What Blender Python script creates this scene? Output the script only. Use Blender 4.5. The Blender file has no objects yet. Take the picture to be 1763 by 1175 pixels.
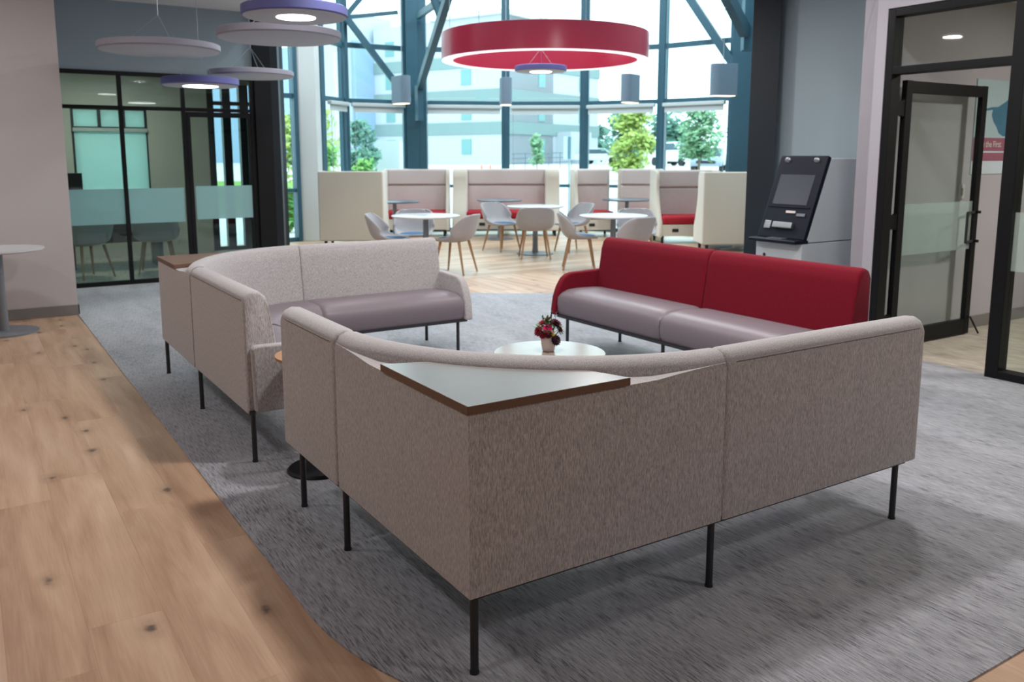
import bpy, bmesh, math, random
from mathutils import Vector, Matrix
random.seed(7)
PI = math.pi
S = bpy.context.scene
COL = S.collection

# ------------------------------------------------------------------ basics
def lin(c):
    c = c / 255.0
    return c / 12.92 if c <= 0.04045 else ((c + 0.055) / 1.055) ** 2.4
def rgb(r, g, b): return (lin(r), lin(g), lin(b), 1.0)

def link(o):
    COL.objects.link(o)
    return o
def finish(name, bm, m, parent=None, smooth=False, inv=True, bevel=0, segs=2, sub=0, wn=False):
    me = bpy.data.meshes.new(name)
    bmesh.ops.recalc_face_normals(bm, faces=bm.faces)
    bm.to_mesh(me); bm.free()
    o = bpy.data.objects.new(name, me); link(o)
    for q in (m if isinstance(m, (list, tuple)) else [m]):
        me.materials.append(q)
    if smooth:
        for p in me.polygons: p.use_smooth = True
        if smooth == 'auto':
            try: me.set_sharp_from_angle(angle=math.radians(38))
            except Exception: pass
    if bevel:
        b = o.modifiers.new('bevel', 'BEVEL'); b.width = bevel; b.segments = segs; b.limit_method = 'ANGLE'; b.angle_limit = math.radians(40)
        for p in me.polygons: p.use_smooth = True
        w = o.modifiers.new('wn', 'WEIGHTED_NORMAL'); w.keep_sharp = True
    if sub:
        s_ = o.modifiers.new('sub', 'SUBSURF'); s_.levels = sub; s_.render_levels = sub
    if parent is not None:
        o.parent = parent
        if inv:
            o.matrix_parent_inverse = root_matrix(parent).inverted()
    return o
def root_matrix(o):
    m = Matrix.LocRotScale(o.location, o.rotation_euler, o.scale)
    if o.parent is not None:
        m = root_matrix(o.parent) @ o.matrix_parent_inverse @ m
    return m
def tag(o, label, cat, group=None, kind=None):
    o['label'] = label; o['category'] = cat
    if group: o['group'] = group
    if kind: o['kind'] = kind
    return o
def thing(name, loc, label, cat, rz=0, group=None):
    o = bpy.data.objects.new(name, None); link(o)
    o.empty_display_size = 0.1
    o.location = loc; o.rotation_euler = (0, 0, rz)
    return tag(o, label, cat, group)
def struct(o, label=None, cat=None):
    o['kind'] = 'structure'
    if label: o['label'] = label; o['category'] = cat
    return o
def copy_tree(src, loc, rz, label, group=None):
    r = src.copy(); link(r); r.location = loc; r.rotation_euler = (0, 0, rz); r['label'] = label
    if group: r['group'] = group
    for ch in list(src.children):
        c = ch.copy(); link(c); c.parent = r
        for g in list(ch.children):
            d = g.copy(); link(d); d.parent = c
    return r

def BM(): return bmesh.new()
def box(bm, c, s, rz=0.0, rot=None, mi=0):
    r = bmesh.ops.create_cube(bm, size=1.0)
    M = Matrix.Translation(Vector(c)) @ (rot if rot is not None else Matrix.Rotation(rz, 4, 'Z')) @ Matrix.Diagonal((s[0], s[1], s[2], 1))
    bmesh.ops.transform(bm, matrix=M, verts=r['verts'])
    if mi:
        for f in {f for v in r['verts'] for f in v.link_faces}: f.material_index = mi
    return bm
def bx(bm, x0, x1, y0, y1, z0, z1, mi=0):
    return box(bm, ((x0+x1)/2, (y0+y1)/2, (z0+z1)/2), (abs(x1-x0), abs(y1-y0), abs(z1-z0)), mi=mi)
def rod(bm, a, b, r1, r2=None, n=14):
    a, b = Vector(a), Vector(b); d = b - a; L = d.length
    if r2 is None: r2 = r1
    q = d.to_track_quat('Z', 'Y').to_matrix().to_4x4()
    M = Matrix.Translation((a + b) / 2) @ q
    bmesh.ops.create_cone(bm, cap_ends=True, segments=n, radius1=r1, radius2=r2, depth=L, matrix=M)
    return bm
def bar(bm, a, b, w, h):
    a, b = Vector(a), Vector(b); d = b - a
    q = d.to_track_quat('Y', 'Z').to_matrix().to_4x4()
    return box(bm, (a + b) / 2, (w, d.length, h), rot=q)
def lathe(bm, prof, c=(0, 0, 0), n=40, cap=True):
    rings = []
    for r, z in prof:
        if r < 1e-5:
            rings.append([bm.verts.new((c[0], c[1], c[2] + z))])
        else:
            rings.append([bm.verts.new((c[0] + r*math.cos(2*PI*i/n), c[1] + r*math.sin(2*PI*i/n), c[2] + z)) for i in range(n)])
    for A, B in zip(rings, rings[1:]):
        for i in range(n):
            j = (i + 1) % n
            if len(A) == 1 and len(B) == 1: continue
            if len(A) == 1: bm.faces.new((A[0], B[i], B[j]))
            elif len(B) == 1: bm.faces.new((A[i], A[j], B[0]))
            else: bm.faces.new((A[i], A[j], B[j], B[i]))
    return bm
def prism(bm, pts, z0, z1):
    lo = [bm.verts.new((x, y, z0)) for x, y in pts]; hi = [bm.verts.new((x, y, z1)) for x, y in pts]
    n = len(pts)
    bm.faces.new(lo); bm.faces.new(hi)
    for i in range(n):
        j = (i + 1) % n; bm.faces.new((lo[i], lo[j], hi[j], hi[i]))
    return bm
def extrude_poly(bm, pts3, off):
    off = Vector(off)
    a = [bm.verts.new(p) for p in pts3]; b = [bm.verts.new(Vector(p) + off) for p in pts3]
    n = len(a); bm.faces.new(a); bm.faces.new(b)
    for i in range(n):
        j = (i + 1) % n; bm.faces.new((a[i], a[j], b[j], b[i]))
    return bm
def loft(bm, sections, cap=True):
    rows = [[bm.verts.new(p) for p in s] for s in sections]
    n = len(rows[0])
    for A, B in zip(rows, rows[1:]):
        for i in range(n):
            j = (i + 1) % n; bm.faces.new((A[i], A[j], B[j], B[i]))
    if cap:
        bm.faces.new(rows[0]); bm.faces.new(rows[-1])
    return bm
def ball(bm, c, r, sx=1, sy=1, sz=1, u=10, v=8):
    bmesh.ops.create_uvsphere(bm, u_segments=u, v_segments=v, radius=r, matrix=Matrix.Translation(Vector(c)) @ Matrix.Diagonal((sx, sy, sz, 1)))
    return bm

# ------------------------------------------------------------------ materials
def new_mat(name):
    m = bpy.data.materials.new(name); m.use_nodes = True
    nt = m.node_tree
    return m, nt, nt.nodes['Principled BSDF']
def N(nt, t, **kw):
    n = nt.nodes.new(t)
    for k, v in kw.items(): setattr(n, k, v)
    return n
def plain(name, col, rough=0.5, metal=0.0, spec=0.5, var=0.05, scale=8.0, bump=0.0, bscale=60.0, sheen=0.0):
    m, nt, b = new_mat(name)
    tc = N(nt, 'ShaderNodeTexCoord')
    nz = N(nt, 'ShaderNodeTexNoise'); nz.inputs['Scale'].default_value = scale; nz.inputs['Detail'].default_value = 3
    nt.links.new(tc.outputs['Object'], nz.inputs['Vector'])
    mx = N(nt, 'ShaderNodeMix', data_type='RGBA')
    mx.inputs[6].default_value = tuple(c*(1-var) for c in col[:3]) + (1,)
    mx.inputs[7].default_value = tuple(min(1, c*(1+var)) for c in col[:3]) + (1,)
    nt.links.new(nz.outputs['Fac'], mx.inputs[0])
    nt.links.new(mx.outputs[2], b.inputs['Base Color'])
    b.inputs['Roughness'].default_value = rough; b.inputs['Metallic'].default_value = metal
    b.inputs['Specular IOR Level'].default_value = spec
    if sheen: b.inputs['Sheen Weight'].default_value = sheen
    if bump:
        n2 = N(nt, 'ShaderNodeTexNoise'); n2.inputs['Scale'].default_value = bscale; n2.inputs['Detail'].default_value = 4
        nt.links.new(tc.outputs['Object'], n2.inputs['Vector'])
        bp = N(nt, 'ShaderNodeBump'); bp.inputs['Strength'].default_value = bump; bp.inputs['Distance'].default_value = 0.01
        nt.links.new(n2.outputs['Fac'], bp.inputs['Height']); nt.links.new(bp.outputs['Normal'], b.inputs['Normal'])
    return m
def heather(name, c_dark, c_mid, c_light, sx=260.0, sz=40.0, rough=0.9, sheen=0.45, contrast=(0.3, 0.7)):
    """woven upholstery with fine vertical flecks"""
    m, nt, b = new_mat(name)
    tc = N(nt, 'ShaderNodeTexCoord')
    mp = N(nt, 'ShaderNodeMapping'); mp.inputs['Scale'].default_value = (sx, sx, sz)
    nt.links.new(tc.outputs['Object'], mp.inputs['Vector'])
    nz = N(nt, 'ShaderNodeTexNoise'); nz.inputs['Scale'].default_value = 1.0; nz.inputs['Detail'].default_value = 2; nz.inputs['Roughness'].default_value = 0.6
    nt.links.new(mp.outputs['Vector'], nz.inputs['Vector'])
    cr = N(nt, 'ShaderNodeValToRGB')
    e = cr.color_ramp.elements
    e[0].position = contrast[0]; e[0].color = c_dark; e[1].position = contrast[1]; e[1].color = c_light
    k = e.new(0.5); k.color = c_mid
    nt.links.new(nz.outputs['Fac'], cr.inputs['Fac'])
    nt.links.new(cr.outputs['Color'], b.inputs['Base Color'])
    bp = N(nt, 'ShaderNodeBump'); bp.inputs['Strength'].default_value = 0.25; bp.inputs['Distance'].default_value = 0.003
    nt.links.new(nz.outputs['Fac'], bp.inputs['Height']); nt.links.new(bp.outputs['Normal'], b.inputs['Normal'])
    b.inputs['Roughness'].default_value = rough; b.inputs['Sheen Weight'].default_value = sheen
    b.inputs['Specular IOR Level'].default_value = 0.2
    return m
def math_node(nt, op, a, b_=None, clamp=False):
    n = N(nt, 'ShaderNodeMath', operation=op); n.use_clamp = clamp
    for i, v in enumerate((a, b_)):
        if v is None: continue
        if isinstance(v, (int, float)): n.inputs[i].default_value = v
        else: nt.links.new(v, n.inputs[i])
    return n.outputs[0]
def planks(name, along, width, length, c1, c2, c3, knots=True, rough=0.42, spec=0.45):
    """long boards with staggered ends, grain and knots"""
    m, nt, b = new_mat(name)
    tc = N(nt, 'ShaderNodeTexCoord'); sp = N(nt, 'ShaderNodeSeparateXYZ')
    nt.links.new(tc.outputs['Object'], sp.inputs[0])
    ax, ay = (sp.outputs['X'], sp.outputs['Y']) if along == 'Y' else (sp.outputs['Y'], sp.outputs['X'])
    u = math_node(nt, 'DIVIDE', ax, width); row = math_node(nt, 'FLOOR', u)
    wn = N(nt, 'ShaderNodeTexWhiteNoise', noise_dimensions='1D'); nt.links.new(row, wn.inputs['W'])
    v = math_node(nt, 'ADD', math_node(nt, 'DIVIDE', ay, length), math_node(nt, 'MULTIPLY', wn.outputs['Value'], 7.3))
    cell = math_node(nt, 'FLOOR', v)
    cb = N(nt, 'ShaderNodeCombineXYZ'); nt.links.new(row, cb.inputs[0]); nt.links.new(cell, cb.inputs[1])
    wc = N(nt, 'ShaderNodeTexWhiteNoise', noise_dimensions='2D'); nt.links.new(cb.outputs[0], wc.inputs['Vector'])
    # grain coordinates, offset per board
    g = N(nt, 'ShaderNodeCombineXYZ')
    nt.links.new(math_node(nt, 'MULTIPLY', ax, 9.0), g.inputs[0]); nt.links.new(math_node(nt, 'MULTIPLY', ay, 0.9), g.inputs[1])
    nt.links.new(math_node(nt, 'MULTIPLY', wc.outputs['Value'], 50.0), g.inputs[2])
    n1 = N(nt, 'ShaderNodeTexNoise'); n1.inputs['Scale'].default_value = 1.0; n1.inputs['Detail'].default_value = 5; n1.inputs['Distortion'].default_value = 0.6
    nt.links.new(g.outputs[0], n1.inputs['Vector'])
    gf = N(nt, 'ShaderNodeCombineXYZ')
    nt.links.new(math_node(nt, 'MULTIPLY', ax, 150.0), gf.inputs[0]); nt.links.new(math_node(nt, 'MULTIPLY', ay, 6.0), gf.inputs[1])
    nt.links.new(math_node(nt, 'MULTIPLY', wc.outputs['Value'], 31.0), gf.inputs[2])
    n2 = N(nt, 'ShaderNodeTexNoise'); n2.inputs['Scale'].default_value = 1.0; n2.inputs['Detail'].default_value = 3
    nt.links.new(gf.outputs[0], n2.inputs['Vector'])
    f = math_node(nt, 'ADD', math_node(nt, 'MULTIPLY', n1.outputs['Fac'], 0.85), math_node(nt, 'MULTIPLY', wc.outputs['Value'], 0.17))
    f = math_node(nt, 'ADD', f, math_node(nt, 'MULTIPLY', n2.outputs['Fac'], 0.22))
    f = math_node(nt, 'SUBTRACT', f, 0.115)
    cr = N(nt, 'ShaderNodeValToRGB'); e = cr.color_ramp.elements
    e[0].position = 0.28; e[0].color = c1; e[1].position = 0.72; e[1].color = c3; k = e.new(0.5); k.color = c2
    nt.links.new(f, cr.inputs['Fac'])
    col = cr.outputs['Color']
    if knots:
        kc = N(nt, 'ShaderNodeCombineXYZ')
        nt.links.new(math_node(nt, 'MULTIPLY', ax, 3.9), kc.inputs[0]); nt.links.new(math_node(nt, 'MULTIPLY', ay, 2.3), kc.inputs[1])
        vo = N(nt, 'ShaderNodeTexVoronoi', voronoi_dimensions='2D'); vo.inputs['Scale'].default_value = 1.0; vo.inputs['Randomness'].default_value = 1.0
        nt.links.new(kc.outputs[0], vo.inputs['Vector'])
        wob = N(nt, 'ShaderNodeTexNoise'); wob.inputs['Scale'].default_value = 22.0; wob.inputs['Detail'].default_value = 3
        nt.links.new(tc.outputs['Object'], wob.inputs['Vector'])
        dd = math_node(nt, 'ADD', vo.outputs['Distance'], math_node(nt, 'MULTIPLY', math_node(nt, 'SUBTRACT', wob.outputs['Fac'], 0.5), 0.16))
        keep = N(nt, 'ShaderNodeSeparateColor'); nt.links.new(vo.outputs['Color'], keep.inputs[0])
        sel = math_node(nt, 'GREATER_THAN', keep.outputs[0], 0.55)
        mr = N(nt, 'ShaderNodeMapRange'); mr.inputs['From Min'].default_value = 0.26; mr.inputs['From Max'].default_value = 0.02
        nt.links.new(dd, mr.inputs['Value'])
        halo = math_node(nt, 'MULTIPLY', math_node(nt, 'POWER', mr.outputs[0], 1.5), sel)
        mx = N(nt, 'ShaderNodeMix', data_type='RGBA'); mx.inputs[7].default_value = rgb(128, 100, 76)
        nt.links.new(math_node(nt, 'MULTIPLY', halo, 0.55), mx.inputs[0]); nt.links.new(col, mx.inputs[6]); col = mx.outputs[2]
        mr2 = N(nt, 'ShaderNodeMapRange'); mr2.inputs['From Min'].default_value = 0.075; mr2.inputs['From Max'].default_value = 0.02
        nt.links.new(dd, mr2.inputs['Value'])
        mx2 = N(nt, 'ShaderNodeMix', data_type='RGBA'); mx2.inputs[7].default_value = rgb(74, 62, 55)
        nt.links.new(math_node(nt, 'MULTIPLY', math_node(nt, 'MULTIPLY', mr2.outputs[0], sel), 0.8), mx2.inputs[0]); nt.links.new(col, mx2.inputs[6]); col = mx2.outputs[2]
    # board joints
    fu = math_node(nt, 'FRACT', u); fv = math_node(nt, 'FRACT', v)
    ju = math_node(nt, 'LESS_THAN', fu, 0.012); jv = math_node(nt, 'LESS_THAN', fv, 0.002)
    j = math_node(nt, 'MULTIPLY', math_node(nt, 'MAXIMUM', ju, jv), 0.16)
    mj = N(nt, 'ShaderNodeMix', data_type='RGBA'); mj.inputs[7].default_value = rgb(90, 66, 48)
    nt.links.new(j, mj.inputs[0]); nt.links.new(col, mj.inputs[6])
    nt.links.new(mj.outputs[2], b.inputs['Base Color'])
    b.inputs['Roughness'].default_value = rough
    b.inputs['Specular IOR Level'].default_value = spec
    return m
def carpet_mat(name, dark, mid, light, sx=165.0, sy=13.0):
    m, nt, b = new_mat(name)
    tc = N(nt, 'ShaderNodeTexCoord')
    mp = N(nt, 'ShaderNodeMapping'); mp.inputs['Scale'].default_value = (sx, sy, 1)
    nt.links.new(tc.outputs['Object'], mp.inputs['Vector'])
    n1 = N(nt, 'ShaderNodeTexNoise'); n1.inputs['Scale'].default_value = 1.0; n1.inputs['Detail'].default_value = 2.5; n1.inputs['Roughness'].default_value = 0.65
    nt.links.new(mp.outputs['Vector'], n1.inputs['Vector'])
    n2 = N(nt, 'ShaderNodeTexNoise'); n2.inputs['Scale'].default_value = 420.0; n2.inputs['Detail'].default_value = 2
    nt.links.new(tc.outputs['Object'], n2.inputs['Vector'])
    mp3 = N(nt, 'ShaderNodeMapping'); mp3.inputs['Scale'].default_value = (7, 1.6, 1)
    nt.links.new(tc.outputs['Object'], mp3.inputs['Vector'])
    n3 = N(nt, 'ShaderNodeTexNoise'); n3.inputs['Scale'].default_value = 1.0; n3.inputs['Detail'].default_value = 2
    nt.links.new(mp3.outputs['Vector'], n3.inputs['Vector'])
    f = math_node(nt, 'ADD', math_node(nt, 'MULTIPLY', n1.outputs['Fac'], 0.85), math_node(nt, 'MULTIPLY', n2.outputs['Fac'], 0.22))
    f = math_node(nt, 'ADD', f, math_node(nt, 'MULTIPLY', n3.outputs['Fac'], 0.26))
    f = math_node(nt, 'SUBTRACT', f, 0.165)
    cr = N(nt, 'ShaderNodeValToRGB'); e = cr.color_ramp.elements
    e[0].position = 0.34; e[0].color = dark; e[1].position = 0.66; e[1].color = light; k = e.new(0.47); k.color = mid
    nt.links.new(f, cr.inputs['Fac']); nt.links.new(cr.outputs['Color'], b.inputs['Base Color'])
    bp = N(nt, 'ShaderNodeBump'); bp.inputs['Strength'].default_value = 0.35; bp.inputs['Distance'].default_value = 0.004
    nt.links.new(n2.outputs['Fac'], bp.inputs['Height']); nt.links.new(bp.outputs['Normal'], b.inputs['Normal'])
    b.inputs['Roughness'].default_value = 0.62; b.inputs['Specular IOR Level'].default_value = 0.5; b.inputs['Sheen Weight'].default_value = 0.4
    return m
def glass_mat(name, tint, refl=0.07):
    m, nt, b = new_mat(name); nt.nodes.remove(b)
    out = nt.nodes['Material Output']
    tr = N(nt, 'ShaderNodeBsdfTransparent'); tr.inputs[0].default_value = tint
    gl = N(nt, 'ShaderNodeBsdfGlossy'); gl.inputs['Roughness'].default_value = 0.02; gl.inputs[0].default_value = (0.9, 0.95, 0.95, 1)
    lw = N(nt, 'ShaderNodeLayerWeight'); lw.inputs['Blend'].default_value = 0.5
    mn = math_node(nt, 'ADD', math_node(nt, 'MULTIPLY', math_node(nt, 'POWER', lw.outputs['Facing'], 4.0), 0.5), refl * 0.6, clamp=True)
    mx = N(nt, 'ShaderNodeMixShader')
    nt.links.new(mn, mx.inputs[0]); nt.links.new(tr.outputs[0], mx.inputs[1]); nt.links.new(gl.outputs[0], mx.inputs[2])
    nt.links.new(mx.outputs[0], out.inputs['Surface'])
    return m
def film_mat(name, col, clear=0.25):
    m, nt, b = new_mat(name); nt.nodes.remove(b)
    out = nt.nodes['Material Output']
    tr = N(nt, 'ShaderNodeBsdfTransparent'); tr.inputs[0].default_value = (0.9, 1, 1, 1)
    tl = N(nt, 'ShaderNodeBsdfTranslucent'); tl.inputs[0].default_value = col
    df = N(nt, 'ShaderNodeBsdfDiffuse'); df.inputs[0].default_value = col
    m1 = N(nt, 'ShaderNodeMixShader'); m1.inputs[0].default_value = 0.5
    nt.links.new(tl.outputs[0], m1.inputs[1]); nt.links.new(df.outputs[0], m1.inputs[2])
    m2 = N(nt, 'ShaderNodeMixShader'); m2.inputs[0].default_value = clear
    nt.links.new(m1.outputs[0], m2.inputs[1]); nt.links.new(tr.outputs[0], m2.inputs[2])
    nt.links.new(m2.outputs[0], out.inputs['Surface'])
    return m
def glow(name, col, strength):
    m, nt, b = new_mat(name)
    b.inputs['Base Color'].default_value = (0.8, 0.8, 0.8, 1)
    b.inputs['Emission Color'].default_value = col; b.inputs['Emission Strength'].default_value = strength
    return m
def leaf_mat(name, c1, c2):
    m, nt, b = new_mat(name)
    oi = N(nt, 'ShaderNodeTexCoord')
    nz = N(nt, 'ShaderNodeTexNoise'); nz.inputs['Scale'].default_value = 2.2; nz.inputs['Detail'].default_value = 4
    nt.links.new(oi.outputs['Object'], nz.inputs['Vector'])
    mx = N(nt, 'ShaderNodeMix', data_type='RGBA'); mx.inputs[6].default_value = c1; mx.inputs[7].default_value = c2
    mr = N(nt, 'ShaderNodeMapRange'); mr.inputs['From Min'].default_value = 0.35; mr.inputs['From Max'].default_value = 0.65
    nt.links.new(nz.outputs['Fac'], mr.inputs['Value']); nt.links.new(mr.outputs[0], mx.inputs[0])
    nt.links.new(mx.outputs[2], b.inputs['Base Color']); b.inputs['Roughness'].default_value = 0.6
    return m

M = {}
M['fabric'] = heather('grey_woven_fabric', rgb(142, 137, 138), rgb(178, 173, 174), rgb(208, 204, 206), 430, 60)
M['red_fabric'] = heather('red_woven_fabric', rgb(104, 6, 26), rgb(118, 10, 33), rgb(132, 14, 39), 420, 120, sheen=0.06)
M['vinyl'] = plain('mauve_vinyl', rgb(124, 114, 121), 0.42, var=0.04, scale=30, bump=0.08, bscale=300)
M['seam'] = plain('seam_thread', rgb(122, 115, 114), 0.9)
M['leg'] = plain('dark_steel', rgb(64, 66, 70), 0.45, 0.6, var=0.03)
M['table_top'] = plain('grey_oak_laminate', rgb(132, 130, 127), 0.27, var=0.06, scale=14)
M['glossy_oak'] = plain('glossy_oak', rgb(152, 138, 128), 0.16, spec=1.0, var=0.06, scale=14)
M['table_edge'] = plain('brown_edge', rgb(112, 84, 68), 0.5, var=0.06)
M['wood_edge'] = plain('oak_edge', rgb(140, 108, 84), 0.5, var=0.08)
M['warm_wood'] = plain('warm_wood', rgb(172, 124, 84), 0.4, var=0.1, scale=18)
M['chair_wood'] = plain('chair_wood', rgb(170, 132, 96), 0.5, var=0.1, scale=25)
M['chair_fabric'] = heather('chair_fabric', rgb(150, 146, 148), rgb(172, 168, 170), rgb(190, 186, 188), 300, 300)
M['blue_pad'] = plain('blue_seat_pad', rgb(72, 112, 150), 0.8, var=0.06, scale=60)
M['white_lam'] = plain('white_laminate', rgb(222, 226, 230), 0.2, var=0.02)
M['grey_lam'] = plain('slate_laminate', rgb(92, 98, 110), 0.3, var=0.03)
M['table_metal'] = plain('grey_table_metal', rgb(128, 132, 138), 0.45, 0.3, var=0.03)
M['cream'] = heather('cream_fabric', rgb(192, 184, 170), rgb(206, 198, 184), rgb(218, 211, 198), 220, 220)
M['pad'] = heather('pale_pad_fabric', rgb(176, 164, 160), rgb(192, 180, 176), rgb(206, 194, 190), 220, 220)
M['red_seat'] = plain('red_seat', rgb(166, 14, 34), 0.75, var=0.06, scale=40)
M['black'] = plain('black_frame', rgb(15, 16, 19), 0.5, spec=0.25, var=0.04)
M['dark_leg'] = plain('black_leg', rgb(20, 24, 28), 0.5)
M['veiled_steel'] = plain('veil_tinted_steel', rgb(46, 86, 102), 0.45, var=0.05)  # dark steel with the window flare veil mixed into its colour
M['dark_steel_col'] = plain('dark_painted_column', rgb(20, 32, 42), 0.5, var=0.05)
M['wall_warm'] = plain('warm_white_paint', rgb(196, 190, 190), 0.85, var=0.015, scale=2, bump=0.03, bscale=250)
M['wall_white'] = plain('white_paint', rgb(178, 175, 183), 0.85, var=0.015, scale=2, bump=0.03, bscale=250)
M['wall_grey'] = plain('blue_grey_paint', rgb(150, 165, 172), 0.85, var=0.015, scale=2)
M['wall_cream'] = plain('pale_paint', rgb(210, 214, 212), 0.85, var=0.015, scale=2)
M['office_wall'] = plain('office_paint', rgb(204, 204, 196), 0.85, var=0.015, scale=2)
M['ceil'] = plain('ceiling_paint', rgb(214, 214, 216), 0.9, var=0.01)
M['base'] = plain('grey_baseboard', rgb(126, 122, 120), 0.6, var=0.03)
M['wood_floor'] = planks('oak_boards', 'Y', 0.228, 1.5, rgb(164, 128, 102), rgb(190, 156, 128), rgb(208, 178, 152))
M['bay_floor'] = planks('oak_boards_bay', 'X', 0.20, 1.5, rgb(160, 122, 92), rgb(190, 158, 128), rgb(210, 184, 158), knots=False, rough=0.38, spec=1.0)
M['carpet'] = carpet_mat('grey_streaked_carpet', rgb(74, 75, 83), rgb(142, 143, 151), rgb(176, 177, 184))
M['office_carpet'] = carpet_mat('beige_streaked_carpet', rgb(120, 108, 94), rgb(168, 158, 142), rgb(198, 188, 170), 60, 6)
M['glass'] = glass_mat('bay_glass', (0.86, 0.97, 0.965, 1), 0.05)
M['office_glass'] = glass_mat('office_glass', (0.76, 0.88, 0.87, 1), 0.07)
M['clear_glass'] = glass_mat('clear_glass', (0.93, 0.96, 0.94, 1), 0.05)
M['film'] = film_mat('frosted_film', (0.55, 0.78, 0.80, 1), 0.22)
M['film_pale'] = film_mat('pale_frosted_film', (0.82, 0.86, 0.82, 1), 0.72)
M['shade'] = film_mat('roller_shade_fabric', (0.68, 0.86, 0.84, 1), 0.0)
M['shade_case'] = plain('shade_cassette', rgb(190, 200, 200), 0.6, var=0.02)
M['ring_red'] = plain('red_ring_lacquer', rgb(196, 48, 74), 0.3, var=0.02)
M['ring_white'] = glow('ring_diffuser', (0.95, 0.98, 1, 1), 0.9)
M['disc_grey'] = plain('pale_disc_felt', rgb(188, 192, 200), 0.8, var=0.02)
M['disc_rim'] = plain('lilac_disc_rim', rgb(160, 160, 174), 0.7, var=0.02)
M['disc_blue'] = plain('violet_disc_rim', rgb(104, 108, 170), 0.6, var=0.03)
M['lamp_glow'] = glow('lamp_glow', (1.0, 0.93, 0.86, 1), 9.0)
M['warm_glow'] = glow('warm_glow', (1.0, 0.72, 0.42, 1), 3.0)
M['white_glow'] = glow('white_glow', (1.0, 1.0, 1.0, 1), 5.0)
M['wire'] = plain('steel_wire', rgb(170, 176, 182), 0.4, 0.6)
M['pendant_grey'] = plain('blue_grey_pendant', rgb(112, 132, 148), 0.6, var=0.03)
M['atm_white'] = plain('atm_white', rgb(208, 216, 218), 0.5, var=0.02)
M['atm_dark'] = plain('atm_navy', rgb(10, 16, 32), 0.5, spec=0.25, var=0.04)
M['screen'] = plain('dark_screen', rgb(52, 58, 68), 0.35, var=0.05)
M['chrome'] = plain('bright_metal', rgb(150, 154, 158), 0.4, 0.8)
M['pot'] = plain('pale_clay', rgb(218, 206, 202), 0.7, var=0.03)
M['magenta'] = plain('magenta_petals', rgb(190, 24, 96), 0.7, var=0.2, scale=60)
M['crimson'] = plain('crimson_petals', rgb(150, 22, 54), 0.7, var=0.2, scale=60)
M['burgundy'] = plain('burgundy_petals', rgb(82, 14, 34), 0.75, var=0.2, scale=60)
M['plum'] = plain('plum_petals', rgb(52, 16, 42), 0.75, var=0.2, scale=60)
M['rose'] = plain('rose_petals', rgb(196, 76, 96), 0.7, var=0.2, scale=60)
M['yellow'] = plain('yellow_bud', rgb(206, 176, 50), 0.6, var=0.1)
M['green'] = plain('leaf_green', rgb(76, 122, 66), 0.6, var=0.2, scale=40)
M['dark_green'] = plain('sprig_green', rgb(54, 80, 66), 0.6, var=0.2, scale=40)
M['desk'] = plain('dark_desk', rgb(84, 66, 58), 0.5, var=0.08)
M['monitor'] = plain('black_monitor', rgb(20, 20, 24), 0.3)
M['poster_sky'] = plain('poster_photo', rgb(172, 196, 204), 0.4, var=0.12, scale=3)
M['poster_blue'] = plain('poster_blue', rgb(70, 120, 148), 0.4, var=0.15, scale=6)
M['poster_band'] = plain('poster_band', rgb(154, 96, 116), 0.4, var=0.02)
M['poster_white'] = plain('poster_white', rgb(200, 214, 224), 0.4, var=0.02)
M['orange'] = plain('poster_orange', rgb(196, 110, 60), 0.5)
M['switch'] = plain('switch_white', rgb(214, 214, 210), 0.4)
# outside
M['hotel_white'] = plain('hotel_render_white', rgb(190, 193, 200), 0.9, var=0.02, scale=0.3)
M['hotel_band'] = plain('hotel_band', rgb(132, 150, 150), 0.9, var=0.04, scale=0.5)
M['hotel_blue'] = plain('hotel_pale_blue', rgb(150, 172, 196), 0.9, var=0.03, scale=0.3)
M['hotel_glass'] = plain('hotel_window', rgb(120, 160, 160), 0.5, var=0.05)
M['hotel_roof'] = plain('hotel_roof', rgb(206, 200, 196), 0.9)
M['grass'] = plain('lawn', rgb(118, 156, 66), 0.95, var=0.25, scale=1.3)
M['pave'] = plain('pale_concrete', rgb(206, 204, 206), 0.9, var=0.05, scale=0.8)
M['brick'] = plain('red_paving', rgb(176, 132, 126), 0.9, var=0.1, scale=3)
M['bark'] = plain('bark', rgb(110, 92, 78), 0.9, var=0.2, scale=12)
M['leaf_lime'] = leaf_mat('lime_leaves', rgb(150, 176, 84), rgb(192, 200, 116))
M['leaf_mint'] = leaf_mat('mint_leaves', rgb(112, 158, 122), rgb(154, 188, 146))
M['leaf_deep'] = leaf_mat('deep_leaves', rgb(80, 128, 112), rgb(116, 158, 136))
M['leaf_bush'] = leaf_mat('bush_leaves', rgb(88, 150, 70), rgb(150, 196, 96))
M['car_white'] = plain('car_white', rgb(226, 228, 232), 0.3, var=0.01)
M['car_grey'] = plain('car_silver', rgb(150, 160, 172), 0.3, var=0.02)
M['car_glass'] = plain('car_glass', rgb(58, 82, 96), 0.15)
M['tyre'] = plain('tyre', rgb(36, 38, 40), 0.8)
M['sign'] = plain('sign_white', rgb(222, 226, 230), 0.5)
M['sign_stripe'] = plain('sign_stripe', rgb(110, 140, 158), 0.5)
M['cone'] = plain('cone_orange', rgb(226, 120, 80), 0.6)
M['rail'] = plain('rail_grey', rgb(88, 104, 118), 0.6)

# ------------------------------------------------------------------ frames of reference
EYE = 1.5
YAW = 0.5693
FX, FY = math.sin(YAW), math.cos(YAW)
def W(l, d, z=0.0):
    """point of the bay: l metres across, d metres along the axis of the bay"""
    return (l*FY + d*FX, -l*FX + d*FY, z)

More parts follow.
